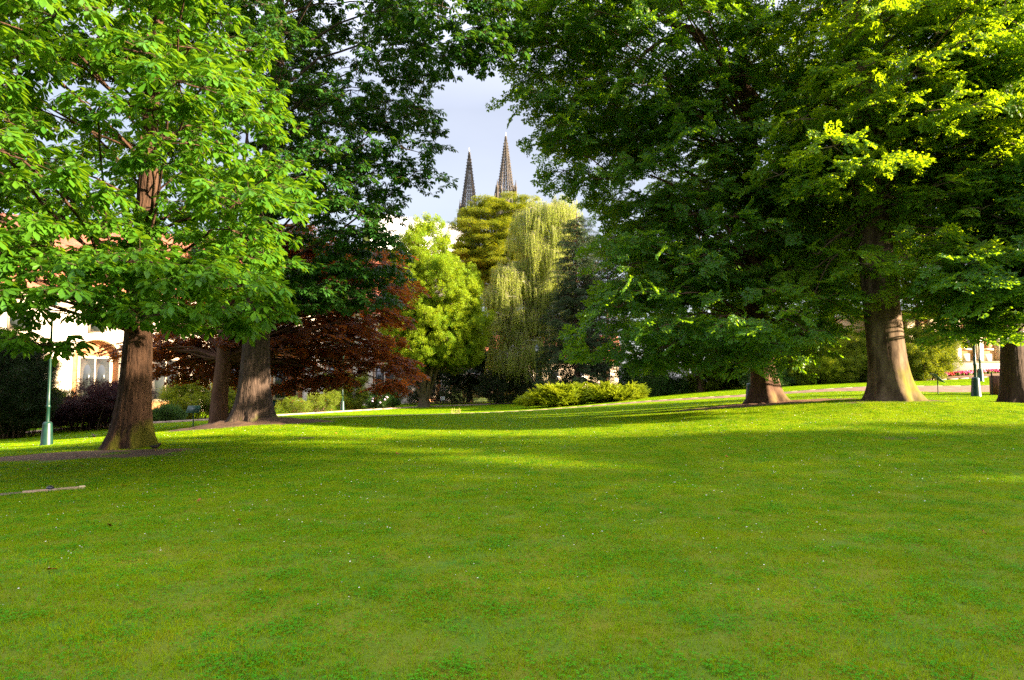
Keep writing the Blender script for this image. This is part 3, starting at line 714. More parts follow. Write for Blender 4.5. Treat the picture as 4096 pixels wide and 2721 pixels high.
# spruce
bG = gp(2315, 60.0); B_G = barkmat("spruce_bark", (0.05, 0.03, 0.022), (0.13, 0.075, 0.05), 0, groove=(4, 4, 2), bump=.015)
def build_spruce():
    rg = np.random.default_rng(17); root = empty("spruce_tree", "dark spruce with drooping curtain branches behind the low junipers", "tree", bG - [0, 0, .1])
    H = 17; trunk_mesh(vert_path(H, seed=8, wob=.03), taper(.30), 24, 8, flare=.3, fh=.4).build("trunk", B_G, root, smooth=True)
    lb = MB(); P, X, N = [], [], []
    for z in np.arange(1.2, H - .2, .34):
        R_ = 3.7 * (1 - z / H) ** .75 + .2; k = 6
        for a in rg.uniform(0, 6.28) + np.arange(k) * 6.28 / k + rg.normal(0, .25, k):
            L = R_ * rg.uniform(.7, 1.12); d = np.array([math.cos(a), math.sin(a), 0])
            pts = [np.array([0, 0, z]) + d * L * t + np.array([0, 0, -.45 * L * math.sin(t * 2.4) * .5 + .10 * L * t * t]) for t in np.linspace(0, 1, 6)]
            lb.tube(pts, np.linspace(.035, .01, 6), 4, 0, cap=False)
            for t in np.arange(.25, 1.0, .62 / max(L, .6)):
                q = np.array([0, 0, z]) + d * L * t + np.array([0, 0, -.45 * L * math.sin(t * 2.4) * .5 + .10 * L * t * t])
                P.append(q + rg.normal(0, .08, 3)); b = a + rg.normal(0, .5); X.append((math.cos(b), math.sin(b), rg.uniform(-.3, .1))); N.append(np.array([0, 0, 1.0]) + rg.normal(0, .15, 3))
    P, X, N = map(np.array, (P, X, N)); scatter("crown", V_spruce, [L_spruce, TW], P, frame_euler(X, N), rg.uniform(.7, 1.15, len(P)), root, rg=rg)
    lb.build("branches", B_G, root, smooth=True, kind='stuff')
build_spruce()
# middle beech
bH = gp(3060, 27.0); B_H = barkmat("beech_bark", (0.05, 0.025, 0.015), (0.14, 0.080, 0.052), .25, mz=.9, base_z=bH[2], groove=(4, 4, .9), bump=.012)
def limbs_H(lb):
    o = bH - [0, 0, .1]
    for q, r in (([(3040, 420, 27), (2900, 260, 26.5), (2770, 110, 26), (2640, 90, 25.6), (2560, -40, 25)], .22),
                 ([(3040, 620, 27), (2960, 440, 26.5), (2860, 400, 26), (2740, 420, 25.5)], .12),
                 ([(2770, 110, 26), (2610, 180, 25.6), (2520, 280, 25.2), (2480, 380, 24.8)], .09),
                 ([(3060, 800, 27), (3200, 600, 27), (3260, 380, 27.3), (3400, 100, 27.6)], .15),
                 ([(3050, 1100, 27), (2900, 900, 26), (2740, 760, 25.4), (2600, 700, 25)], .11),
                 ([(3060, 1000, 27), (3170, 900, 26.8), (3300, 860, 26.3)], .10)):
        P = np.array([at(*a) - o for a in q]); t = np.linspace(0, len(P) - 1, len(P) * 4)
        Q = np.stack([np.interp(t, np.arange(len(P)), P[:, k]) for k in range(3)], -1)
        for _ in range(3): Q[1:-1] = (Q[:-2] + 2 * Q[1:-1] + Q[2:]) / 4
        lb.tube(Q, np.linspace(r, r * .3, len(Q)), 10, 0)
build_tree("beech_tree", "broad dark green beech with low spreading boughs over reddish soil, middle of the park", bH - [0, 0, .1], vert_path(19, (-.6, 0), seed=9), taper(.54, e=.85),
    [E(2620, 210, 26, 470, 360, 5), E(2700, 680, 27, 330, 250, 4.5), E(2590, 1080, 25.5, 230, 180, 3.2), E(2850, 1270, 25, 480, 210, 4), E(3060, 1390, 24, 260, 110, 1.8), E(2600, 1400, 25, 230, 100, 2.2), E(3120, 600, 28, 430, 560, 5), E(2900, 950, 27, 420, 280, 4), *[E(2300, 60, 24.5, 220, 280, 2.5)] * 3, *[E(2120, 280, 24, 80, 150, 1.2)] * 3, *[E(2250, 500, 24.5, 85, 100, 1.3)] * 3, *[E(2330, 700, 25, 90, 110, 1.3)] * 2, E(2480, 460, 26, 260, 150, 3), E(2850, -450, 27, 700, 350, 6)],
    V_beech, [L_beech, TW], B_H, 18, nb=760, mind=.70, br=.85, flat=.55, nsp=15, scl=(.75, 1.35), nz=.5, axz=(-.7, .15), ns=64, flare=.85, fh=.45, lobes=5, ridge=.008,
    limb_r=.07, limbn=110, ztrunk=3.0, minz=1.9, hang=.22, extra=limbs_H, lump=.04)
# big smooth beech on the right
bI = gp(3560, 24.0); B_I = barkmat("smooth_beech_bark", (0.040, 0.025, 0.016), (0.18, 0.125, 0.082), .9, mz=2.4, base_z=bI[2], mosscol=(0.13, 0.12, 0.008), groove=(3, 3, 1.0), bump=.012, mossx=.5)
build_tree("beech_tree", "big smooth grey beech with a thick mossy trunk lit on one side and flared roots", bI - [0, 0, .12], vert_path(21, (-1.2, .4), seed=10, wob=.03), taper(.66, e=.95, top=.3),
    [E(3480, 250, 24, 420, 560, 5.5), E(3800, 350, 24, 420, 560, 5.5), E(3750, 1000, 23, 330, 200, 3.5), E(3300, 900, 26, 230, 300, 3.5), E(4050, 750, 23, 250, 350, 4), E(3650, -500, 24, 700, 350, 6), E(3350, 620, 22, 220, 220, 2.5), E(3330, 1130, 23.5, 200, 140, 2), E(3820, 1190, 22, 250, 110, 2), E(3700, 620, 22, 260, 200, 3)],
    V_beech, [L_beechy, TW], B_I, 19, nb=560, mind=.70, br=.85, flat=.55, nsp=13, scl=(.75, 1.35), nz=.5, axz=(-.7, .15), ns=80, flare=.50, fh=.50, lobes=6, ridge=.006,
    limb_r=.07, limbn=110, ztrunk=6.5, minz=4.0, hang=.2, lump=.035)
# leaning tree at the right edge
bJ = gp(4052, 25.0)
pJ = np.array([at(4050, y, 25) if False else at(x, y, 25) for x, y in [(4055, 1610), (4052, 1450), (4045, 1300), (4010, 1150), (3985, 1000), (3945, 800), (3905, 520), (3885, 300), (3868, 40), (3850, -200)]]) - bJ + [0, 0, .1]
pJ[0] = (0, 0, 0)
B_J = barkmat("dark_maple_bark", (0.028, 0.02, 0.016), (0.075, 0.05, 0.038), 0, bump=.025)
build_tree("maple_tree", "dark leaning maple with a thin bending trunk beside the litter bin", bJ - [0, 0, .1], pJ, [.44, .38, .34, .2, .16, .13, .11, .09, .06, .03],
    [E(4050, 1130, 20.2, 330, 130, 1.7), E(3930, 1250, 20, 150, 90, 1.3), E(4100, 800, 22, 250, 300, 3), E(3900, 300, 23, 250, 350, 2.5), E(4300, 900, 20.5, 200, 250, 2)],
    V_beech, [L_beech, TW], B_J, 20, nb=160, mind=.65, br=.75, flat=.5, nsp=20, scl=(.9, 1.4), axz=(-.5, .1), ns=48, flare=.5, fh=.35, limbn=24, limb_r=.05, ztrunk=2.5, minz=2.4, hang=.25)
# trees standing further back on the right, catching the sun
def far_tree(label, px, d, env, seed, m, h=16, r=.3, nb=80, name="linden_tree", **k):
    b = gp(px, d)
    build_tree(name, label, b - [0, 0, .1], vert_path(h, seed=seed), taper(r), env, V_beechf, [m, TW], B_H, seed, nb=nb, mind=1.2, br=1.3, flat=.45, nsp=18, scl=(.9, 1.4),
               axz=(-.3, .3), nz=.4, ns=20, flare=.4, ztrunk=2.5, limb_r=.07, twigs=2, upper=-.6, group="sunlit trees behind the beeches", **k)
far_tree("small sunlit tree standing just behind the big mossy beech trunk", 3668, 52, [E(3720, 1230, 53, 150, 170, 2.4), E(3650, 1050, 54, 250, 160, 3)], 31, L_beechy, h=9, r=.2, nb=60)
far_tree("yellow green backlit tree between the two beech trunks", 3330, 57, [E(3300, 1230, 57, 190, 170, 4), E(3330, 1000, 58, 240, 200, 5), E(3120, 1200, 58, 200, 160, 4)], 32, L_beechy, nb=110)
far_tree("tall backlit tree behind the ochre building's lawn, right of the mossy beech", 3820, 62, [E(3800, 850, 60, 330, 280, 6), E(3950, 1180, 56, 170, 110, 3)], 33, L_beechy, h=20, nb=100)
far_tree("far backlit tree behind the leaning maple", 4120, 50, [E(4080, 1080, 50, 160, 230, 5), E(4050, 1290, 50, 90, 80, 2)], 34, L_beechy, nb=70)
far_tree("dark tree closing the view behind the middle beech", 2800, 56, [E(2780, 1200, 56, 260, 230, 3), E(2950, 1380, 56, 250, 130, 3), E(2680, 1380, 56, 100, 140, 2)], 35, L_beech, h=15, nb=130)
far_tree("tall dark tree showing between the birch and the spruce", 2420, 78, [E(2400, 1280, 78, 130, 240, 3), E(2480, 1100, 78, 120, 200, 3)], 38, L_yew, h=17, nb=120)
far_tree("dark tree behind the hornbeam and left of the birch", 1880, 74, [E(1900, 1480, 72, 150, 90, 3), E(1940, 1380, 74, 80, 110, 3)], 36, L_yew, h=10, nb=70)

# unseen park trees right of the view, placed and shaped to shade the lawn
for k, (x, y, h, r) in enumerate([(50, -35, 23, 7.8), (53, -24, 24, 7.8), (49, -13, 25, 7.4), (52, -3, 21, 6.6), (57, 20, 25, 6.2), (66, -13, 25, 8)]):
    lab = ["park linden nearest the lawn's lower right corner", "stout park linden second in the row beside the lawn", "park linden farthest down the slope beside the lawn", "fourth park linden of the row beside the lawn", "tall clear stemmed park linden added uphill to shade the far lawn", "park linden added behind the row to close gaps in its shade"][k]
    b = np.array([x, y, gz(x, y)])
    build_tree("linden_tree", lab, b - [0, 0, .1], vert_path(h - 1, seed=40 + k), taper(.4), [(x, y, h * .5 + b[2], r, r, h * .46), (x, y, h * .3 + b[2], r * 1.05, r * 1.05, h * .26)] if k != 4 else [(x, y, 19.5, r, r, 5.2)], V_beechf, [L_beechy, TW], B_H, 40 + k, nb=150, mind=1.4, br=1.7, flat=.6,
               nsp=20, scl=(1.2, 1.9), axz=(-.4, .3), nz=.4, ns=16, ztrunk=2, twigs=1, upper=-1, group="park lindens beside the lawn", minz=1.2)

#SHRUBS
def shrub(name, label, env, variants, m, seed, nb=20, br=.55, nsp=30, cat="shrub", group=None, flat=.8, axz=(.0, .8), scl=(.7, 1.1), mind=.5, tw=TW, minz=None, **k):
    rg = np.random.default_rng(seed); e0 = env[0]; x, y = e0[0], e0[1]; b = np.array([x, y, gz(x, y)])
    root = empty(name, label, cat, b, 0, group)
    BC = boughs(env, nb, mind, rg, .3) ; P, X, N = [], [], []; lb = MB()
    for c in BC:
        if c[2] < gz(c[0], c[1]) + .1: c[2] = gz(c[0], c[1]) + rg.uniform(.1, .3)
        cl = c - b; s = np.array([rg.normal(0, .12), rg.normal(0, .12), .0]); s[:2] += cl[:2] * .6; s[2] = gz(b[0] + s[0], b[1] + s[1]) - b[2] - .05
        lb.tube(limb_path(s, cl, rg, n=4), np.linspace(.03, .01, 4), 5, 0, cap=False)
        m_ = int(nsp * rg.uniform(.7, 1.2)); d = norm(rg.normal(0, 1, (m_, 3))); r = br * rg.uniform(.7, 1.2)
        p = cl + d * rg.uniform(.3, 1, (m_, 1)) ** .5 * np.array([r, r, r * flat]); out = norm(d * np.array([1, 1, 0]) + norm(cl * np.array([1, 1, 0])) * .5 + rg.normal(0, .2, (m_, 3)))
        out[:, 2] = rg.uniform(*axz, m_); P.append(p); X.append(out); N.append(np.array([0, 0, 1.0]) + rg.normal(0, .35, (m_, 3)))
    P, X, N = np.concatenate(P), np.concatenate(X), np.concatenate(N)
    ok = gz(P[:, 0] + b[0], P[:, 1] + b[1]) + .03 < P[:, 2] + b[2]; P, X, N = P[ok], X[ok], N[ok]
    scatter("foliage", variants, [m, tw], P, frame_euler(X, N), rg.uniform(*scl, len(P)), root, rg=rg)
    lb.build("stem", TW, root, smooth=True, kind='stuff')
    return root, P + b
shrub("juniper_shrub", "low spreading juniper with gold green feathery tips, left of two by the path", [E(2245, 1597, 52, 105, 32, 2.2), E(2170, 1614, 52, 70, 18, 1.2), E(2260, 1577, 52, 70, 22, 1.5)], V_juni, L_juni, 51, nb=46, br=.6, nsp=22, flat=.45, axz=(.0, .6), mind=.4)
shrub("juniper_shrub", "low juniper bush right of the gold green one, below the spruce", [E(2440, 1587, 51.5, 85, 28, 1.8), E(2520, 1582, 51.5, 50, 30, 1.3)], V_juni, L_juni, 52, nb=40, br=.55, nsp=22, flat=.5, mind=.4)
shrub("yew_shrub", "dark rounded yew filling the foot of the weeping birch", [E(1990, 1560, 66, 70, 60, 2.2), E(2110, 1570, 66, 80, 55, 2.2)], V_yew, L_yew, 53, nb=60, br=.8, nsp=26, mind=.6)
shrub("yew_shrub", "dark low yew behind the white plate sign", [E(1840, 1580, 69, 90, 45, 2), E(1760, 1540, 73, 120, 90, 2), E(1640, 1560, 72, 80, 70, 2)], V_yew, L_yew, 54, nb=70, br=.8, nsp=26, mind=.6)
shrub("yew_shrub", "tall black green yew at the left edge behind the lamp post", [E(20, 1580, 33, 120, 150, 2.0), E(70, 1480, 34, 80, 70, 1.5), E(-20, 1440, 33, 80, 100, 2)], V_yew, L_yew, 55, nb=110, br=.75, nsp=34, mind=.5)
shrub("copper_shrub", "low purple leaved bush drooping behind the near chestnut trunk", [E(310, 1650, 37, 130, 45, 2), E(440, 1600, 37, 110, 70, 2)], V_yew, L_purple, 56, nb=60, br=.6, nsp=26, mind=.5, axz=(-.6, .3))
shrub("laurel_shrub", "sunlit yellow green bush between the yew and the near chestnut", [E(190, 1620, 42, 70, 60, 1.5), E(150, 1680, 41, 60, 40, 1.2)], V_shrub, L_shrub, 57, nb=36, br=.6, nsp=26)
shrub("box_shrub", "small clipped green ball bush right of the near chestnut trunk", [E(655, 1668, 43.5, 55, 26, .9)], V_shrub, L_rhodo, 58, nb=22, br=.35, nsp=26, mind=.3)
shrub("laurel_shrub", "yellow green bush behind the copper beech trunk", [E(760, 1600, 47, 110, 70, 2), E(950, 1590, 48, 70, 70, 1.5)], V_shrub, L_shrub, 59, nb=50, br=.6, nsp=24)
shrub("laurel_shrub", "loose sunlit bush below the trailing copper beech", [E(1180, 1630, 56, 60, 35, 1.2), E(1290, 1610, 58, 60, 45, 1.4)], V_shrub, L_shrub, 60, nb=26, br=.55, nsp=18)
shrub("laurel_shrub", "green gold bush on the far side of the path, left of the lilac rhododendron", [E(1420, 1590, 62, 60, 60, 1.4), E(1380, 1530, 63, 80, 40, 1.4)], V_shrub, L_shrub, 61, nb=36, br=.6, nsp=22)
rh, RP = shrub("rhododendron_shrub", "rhododendron dotted with pale lilac blossom at the path bend", [E(1530, 1608, 61, 55, 38, 1.2), E(1545, 1580, 61, 30, 20, .8)], V_shrub, L_rhodo, 62, nb=26, br=.5, nsp=26, mind=.35)
M_lilac = mat("lilac_blossom", (0.55, 0.36, 0.62), .6, (0.75, 0.6, 0.8), 8)
mb = MB(); rg = np.random.default_rng(3); rb = np.array(rh.location)
sel = RP[(RP[:, 1] < rb[1] + .1)]; sel = sel[rg.choice(len(sel), 26, replace=False)]
for p in sel:
    q = p - rb + [0, -.25, .12]; mb.lathe([(-.07, .01), (-.05, .07), (0, .10), (.05, .07), (.08, .01)], q, 7)
mb.build("blossom", M_lilac, rh, kind='stuff')
shrub("hazel_shrub", "dense dark bush below the middle beech's low boughs, left part", [E(2640, 1550, 57, 110, 55, 2), E(2560, 1520, 58, 80, 60, 2)], V_shrub, L_rhodo, 63, nb=60, br=.75, nsp=26, mind=.6)
shrub("hazel_shrub", "green bush below the middle beech's low boughs, beside the lamp", [E(2830, 1540, 57.5, 100, 60, 2), E(2900, 1500, 58, 90, 70, 2)], V_shrub, L_shrub, 64, nb=60, br=.75, nsp=24, mind=.6)
hx = [(3080, 1500, 53, "dark end of the tall hedge behind the middle beech"), (3190, 1485, 53, "second bush of the tall hedge, twiggy and olive"), (3300, 1475, 52.5, "third bush of the tall hedge, bright yellow green"),
      (3400, 1465, 52, "fourth bush of the tall hedge, next to the big mossy beech"), (3500, 1440, 52, "tall end bush of the hedge hidden behind the mossy beech"), (3690, 1430, 49.5, "rounded sunlit bush between the mossy beech and the ochre building")]
for k, (px, py, d, lab) in enumerate(hx):
    shrub("hedge_bush", lab, [E(px, py + 20, d, 85, 75, 2), E(px + 20, py - 50, d + 1, 70, 60, 2)], V_shrub, [L_rhodo, L_shrub, L_juni, L_shrub, L_beechy, L_shrub][k], 70 + k, nb=60, br=.7, nsp=26, mind=.55, group="bushes of the hedge by the path")

#GRASS
M_grass = leafmat("grass_blade", (0.040, 0.17, 0.0005), (0.34, 0.45, 0.001), (0.36, 0.52, 0.001), .6, .35, nscale=.55, spec=.06, vmix=.35, fine=14)
M_clover = leafmat("clover_leaf", (0.03, 0.19, 0.002), (0.09, 0.33, 0.004), (0.12, 0.30, 0.006), .5, .3, nscale=.4, spec=.1)
M_dry = leafmat("dry_grass", (0.18, 0.13, 0.006), (0.34, 0.25, 0.012), (0.2, 0.15, 0.01), .7, .3, nscale=.8, spec=.1)
def grass_patch(seed, R_=.36, n=1400, ncl=110, h=(.018, .055), clov=True):
    rg = np.random.default_rng(seed); mb = MB()
    a = rg.uniform(0, 6.28, n); r = R_ * np.sqrt(rg.random(n)); B = np.stack([r * np.cos(a), r * np.sin(a), np.full(n, -.004)], -1)
    hh = rg.uniform(*h, n); D = np.stack([rg.normal(0, .75, n), rg.normal(0, .75, n), np.ones(n)], -1)
    S = norm(np.stack([rg.normal(0, 1, n), rg.normal(0, 1, n), np.zeros(n)], -1)) * rg.uniform(.0018, .0034, n)[:, None]
    V = np.stack([B - S, B + S, B + norm(D) * hh[:, None]], 1).reshape(-1, 3)
    i = np.arange(n)[:, None] * 3; mi = np.where(rg.random(n) < .12, 2, 0)
    mb.add(V, i + np.array([[0, 1, 2]]), mi, np.repeat(rg.random(n), 3))
    if ncl:
        c = rg.integers(4, 7); cc = rg.uniform(-R_ * .8, R_ * .8, (c, 2)); k = rg.integers(0, c, ncl)
        P = np.c_[cc[k] + rg.normal(0, .09, (ncl, 2)), rg.uniform(.012, .03, ncl)]
        for q in range(3):
            b = rg.uniform(0, 6.28, ncl) if q == 0 else b + 2.09
            Dd = np.stack([np.cos(b), np.sin(b), rg.normal(0, .12, ncl)], -1)
            add_leaves(mb, P, Dd, np.array([0, 0, 1.0]) + rg.normal(0, .3, (ncl, 3)), .014, .013, rg.random(ncl), mi=1, at_=.6)
    return mb
V_gr = [grass_patch(s + 90, ncl=[160, 60, 20, 110][s]) for s in range(4)]
xs, ys = np.meshgrid(np.arange(-56, 60, .46), np.arange(3.0, 72, .46))
rg = np.random.default_rng(77)
x = (xs + rg.uniform(-.14, .14, xs.shape)).ravel(); y = (ys + rg.uniform(-.14, .14, ys.shape)).ravel()
vis = (np.abs(x) < .88 * y + 4); x, y = x[vis], y[vis]
ok = path_free(x, y) & blob_free(x, y, rg)
x, y = x[ok], y[ok]; z = gz(x, y)
dzx = (gz(x + .3, y) - gz(x - .3, y)) / .6; dzy = (gz(x, y + .3) - gz(x, y - .3)) / .6
Nn = norm(np.stack([-dzx, -dzy, np.ones(len(x))], -1)); th = rg.uniform(0, 6.28, len(x))
gr = scatter("grass", V_gr, [M_grass, M_clover, M_dry], np.stack([x, y, z], -1), frame_euler(np.stack([np.cos(th), np.sin(th), -(dzx * -np.cos(th) + dzy * -np.sin(th))], -1), Nn), rg.uniform(.9, 1.15, len(x)), rg=rg)
tag(gr, "short mown grass and clover covering the lawn", "grass")
# daisies
M_daisy = mat("daisy_petal", (0.80, 0.80, 0.78), .6); M_dyel = mat("daisy_centre", (0.65, 0.42, 0.02), .6)
def daisy(seed):
    mb = MB(); r = .0085; th = np.linspace(0, 6.283, 10, endpoint=False)
    ring = np.stack([np.cos(th) * r, np.sin(th) * r, np.where(np.arange(10) % 2, .0, .002) + .034], -1)
    mb.add(np.vstack([[0, 0, .031], ring]), [(0, 1 + k, 1 + (k + 1) % 10) for k in range(10)])
    mb.lathe([(.0335, .0035), (.037, .0001)], ns=6, mi=1); mb.tube([(0, 0, -.005), (.002, 0, .031)], .0008, 3, 2, cap=False); return mb
n = 9000; d = 5 + 33 * rg.random(n) ** .7; x = rg.uniform(-.78, .78, n) * d; y = d
den = np.array([mnoise.noise((a * .22, b * .22, 3.0)) for a, b in zip(x, y)]) + .35 * (x < 0) * (y < 14) + .2 * (y > 16)
ok = (den > rg.uniform(-.45, .55, n)) & path_free(x, y) & blob_free(x, y, rg); x, y = x[ok], y[ok]
o = scatter("daisies", [daisy(k) for k in range(4)], [M_daisy, M_dyel, M_clover], np.stack([x, y, gz(x, y)], -1), np.stack([rg.normal(0, .25, len(x)), rg.normal(0, .25, len(x)), rg.uniform(0, 6, len(x))], -1), rg.uniform(.5, 1.0, len(x)) * np.clip(.55 + y / 22, .6, 1.35), rg=rg)
tag(o, "tiny white daisies dotted over the lawn", "daisies")

#OBJECTS
M_green = mat("green_paint", (0.004, 0.028, 0.019), .4, (0.007, 0.042, 0.028), 6, spec=.5)
M_glass = mat("lamp_glass", (0.6, 0.6, 0.55), .2); M_steel = mat("steel", (.3, .3, .3), .4, metal=.8)
def lamp(px, d, label, cone=.89, h=4.6):
    b = gp(px, d); root = empty("lamp_post", label, "lamp post", b - [0, 0, .03], 0, "green park lamp posts")
    MB().lathe([(0, 0), (0, .215), (.04, .215), (.07, .20), (cone - .12, .155), (cone - .06, .15), (cone - .02, .125), (cone, .08), (cone, 0)], ns=24).build("base", M_green, root, smooth=True)
    MB().lathe([(cone - .02, .062), (cone + .5, .060), (cone + .52, .075), (cone + .60, .075), (cone + .62, .056), (cone + 1.1, .052), (h, .034), (h + .02, .05), (h + .1, .05), (h + .12, .0)], ns=16).build("pole", M_green, root, smooth=True)
    head = MB().lathe([(h + .1, .06), (h + .16, .13), (h + .2, .13), (h + .2, 0)], ns=12).build("lantern", M_green, root, smooth=False)
    MB().lathe([(h + .21, .11), (h + .55, .19), (h + .55, 0)], ns=6).build("pane", M_glass, head)
    MB().lathe([(h + .56, .22), (h + .66, .16), (h + .74, .05), (h + .82, .03), (h + .84, 0)], ns=6).build("cap", M_green, head)
lamp(205, 25, "dark green lamp post with a cone foot left of the near chestnut")
lamp(3895, 30, "dark green lamp post by the gravel path near the litter bin")
lamp(3915, 45, "farther green lamp post beyond the gravel path, pole close to the nearer one")
lamp(2993, 35, "green lamp post half hidden behind the middle beech trunk")
lamp(2147, 62, "slim green lamp post in the yew below the weeping birch")
lamp(1374, 60, "green lamp post seen through the trailing copper beech")
M_plate = mat("sign_plate", (0.010, 0.055, 0.035), .45, (0.02, .08, .05), 20); M_plateg = mat("pale_plate", (0.62, 0.66, 0.70), .35)
def sign(px, d, h, w, dep, label, tilt=.6, rz=0.0, m=None, roll=0.0):
    b = gp(px, d); root = empty("label_stand", label, "sign", b - [0, 0, .03], rz, "tree name stands on the lawn")
    MB().tube([(0, 0, 0), (0, 0, h - .02)], .026, 10).build("post", M_green, root)
    o = MB().box(-w / 2, w / 2, -dep / 2, dep / 2, -.012, .012, b=.004).build("board", m or M_plate, root); o.location = (0, -.01, h); o.rotation_euler = (tilt, roll, 0)
    p = MB().box(-w / 2 + .03, w / 2 - .03, -dep / 2 + .03, dep / 2 - .03, .0122, .016).build("label_plate", m or M_green, o)
sign(783, 28.5, .82, .52, .36, "dark green label stand between the near chestnut and the copper beech trunk", tilt=.9, rz=.1)
sign(1087, 31, .84, .46, .34, "dark green label stand just right of the grey chestnut trunk", tilt=.9)
sign(1772, 63, .80, .42, .40, "label stand with a pale shining plate in front of the dark yew", tilt=.95, rz=.1, m=M_plateg)
sign(3744, 32.5, .80, .66, .36, "green label stand with a sloping board beside the big mossy beech", tilt=.25, rz=.25, roll=.62)
# litter bin
M_binwood = mat("bin_wood", (0.085, 0.030, 0.016), .6, (0.13, 0.05, 0.025), 5, .003, 40, stretch=(6, 6, 1)); M_dark = mat("dark_metal", (0.02, 0.02, 0.02), .5)
b = gp(3992, 31); binr = empty("litter_bin", "dark red brown litter bin of upright wooden slats behind the leaning maple", "litter bin", b - [0, 0, .02])
MB().lathe([(0.03, 0), (.03, .33), (.86, .36), (.86, .33), (.12, .30), (.12, 0)], ns=24).build("liner", M_dark, binr)
me = MB().box(-.042, .042, -.012, .012, .04, .90, b=.006).mesh("slat", [M_binwood])
for k in range(26):
    o = bpy.data.objects.new("slat", me); C.objects.link(o); o.parent = binr; a = k / 26 * 6.283
    o.location = (math.cos(a) * .385, math.sin(a) * .385, 0); o.rotation_euler = (0, 0, a + math.pi / 2)
MB().tube([(-.40, -.05, 0), (-.40, -.05, 1.06)], .03, 10).build("post", M_dark, binr)
# bench
b = gp(4118, 31); br_ = empty("park_bench", "slatted park bench at the right edge behind the leaning maple", "bench", b, .5)
M_slat = mat("bench_wood", (0.30, 0.24, 0.16), .6, (0.4, .33, .24), 4, stretch=(1, 8, 8)); me = MB().box(-.8, .8, -.045, .045, -.016, .016, b=.006).mesh("slat", [M_slat])
for k in range(4):
    o = bpy.data.objects.new("slat", me); C.objects.link(o); o.parent = br_; o.location = (0, -.22 + k * .12, .45)
for k in range(4):
    o = bpy.data.objects.new("slat", me); C.objects.link(o); o.parent = br_; o.location = (0, .25 + k * .03, .56 + k * .11); o.rotation_euler = (1.3, 0, 0)
for s in (-.6, .6):
    MB().tube([(s, -.24, 0), (s, -.24, .43), (s, .22, .43)], .022, 8).build("leg", M_dark, br_)
    MB().tube([(s, .20, 0), (s, .24, .43), (s, .385, .95)], .022, 8).build("leg", M_dark, br_)
# timber edging in the lawn with a black tap lid
M_board = mat("weathered_timber", (0.30, 0.19, 0.12), .85, (0.46, 0.31, 0.21), 5, .004, 30, stretch=(1, 7, 7)); M_cut = mat("cut_timber", (.65, .48, .27), .8); M_boardd = mat("dark_timber", (0.10, .085, .06), .9, (.2, .15, .10), 5, stretch=(1, 6, 6))
pa, pb = gp(-150, 11.4), gp(340, 12.35); ang = math.atan2(pb[1] - pa[1], pb[0] - pa[0]); Lg = float(np.linalg.norm(pb - pa))
te = empty("timber_edging", "weathered timber boards set flush in the lawn at the left", "timber board", pa, ang); te.rotation_euler = (0, -math.asin((pb[2] - pa[2]) / Lg), ang)
MB().box(0, Lg * .52, -.09, .07, -.05, .025, b=.008).build("board", M_boardd, te)  # first length of edging in a darker timber tone
MB().box(Lg * .525, Lg * .74, -.085, .07, -.05, .034, b=.008).build("board", M_board, te)
MB().box(Lg * .745, Lg - .005, -.075, .07, -.05, .030, b=.008).build("board", M_board, te)
MB().box(Lg, Lg + .10, -.07, .03, -.05, .042, b=.008).build("end_block", M_cut, te)
q = pa + (pb - pa) * .735 + [0, .06, .02]
cp = empty("tap_lid", "small black glossy lid sitting on the timber edging", "lid", q)
MB().lathe([(0, .055), (.03, .062), (.05, .05), (.065, .02), (.068, 0)], ns=16).build("dome", mat("black_gloss", (.02, .022, .03), .15, spec=.6), cp, smooth=True)
MB().lathe([(0.002, .07), (.012, .07), (.014, .062)], ns=16).build("rim", M_dark, cp)
# blackbirds
M_bird = mat("black_feather", (0.012, 0.009, 0.008), .6, (.03, .02, .015), 40); M_beak = mat("beak", (.5, .25, .03), .5)
def bird(px, d, rz, label, s=1.0):
    b = gp(px, d); root = empty("blackbird", label, "bird", b, rz, "blackbirds on the grass"); root.scale = (s,) * 3
    P = [(-.13, 0, .115), (-.10, 0, .112), (-.06, 0, .105), (-.02, 0, .10), (.02, 0, .105), (.05, 0, .125), (.07, 0, .15), (.088, 0, .168), (.105, 0, .172), (.118, 0, .170)]
    MB().tube(P, [.012, .02, .036, .045, .046, .038, .028, .026, .020, .004], 12).build("body", M_bird, root, smooth=True)
    MB().add([(-.10, -.018, .118), (-.10, .018, .118), (-.22, .024, .128), (-.22, -.024, .128), (-.10, 0, .108), (-.22, 0, .12)], [(0, 1, 2, 3), (0, 3, 5, 4), (1, 4, 5, 2)]).build("tail", M_bird, root)
    MB().tube([(.118, 0, .170), (.145, 0, .165)], [.006, .001], 6).build("beak", M_beak, root)
    for y in (-.016, .016): MB().tube([(.0, y, .07), (.005, y, .035), (-.002, y, .0)], .0035, 5).build("leg", M_beak, root)
bird(637, 18.6, .25, "blackbird on the soil right of the near chestnut trunk", 1.15)
bird(392, 27.5, 2.6, "blackbird farther off, left of the near chestnut trunk", 1.0)
# red and white barriers beyond the path
M_red = mat("barrier_red", (.62, .035, .02), .5); M_wh = mat("barrier_white", (.8, .8, .78), .5)
for px, d, lab in [(1212, 59, "red and white barrier board behind the trailing copper beech, left one"), (1300, 61, "red and white barrier board behind the trailing copper beech, right one")]:
    b = gp(px, d); r_ = empty("barrier", lab, "barrier", b, -.1, "barriers by the garden hall")
    for k in range(5): MB().box(-.9 + k * .36, -.9 + (k + 1) * .36 - .002, -.02, .02, .80, 1.02).build("panel", M_red if k % 2 == 0 else M_wh, r_)
    for s in (-.7, .7):
        MB().box(s - .025, s + .025, -.021, .023, .12, .798).build("leg", M_wh, r_); MB().box(s - .12, s + .12, -.35, .35, 0, .12, b=.03).build("foot", M_red, r_)
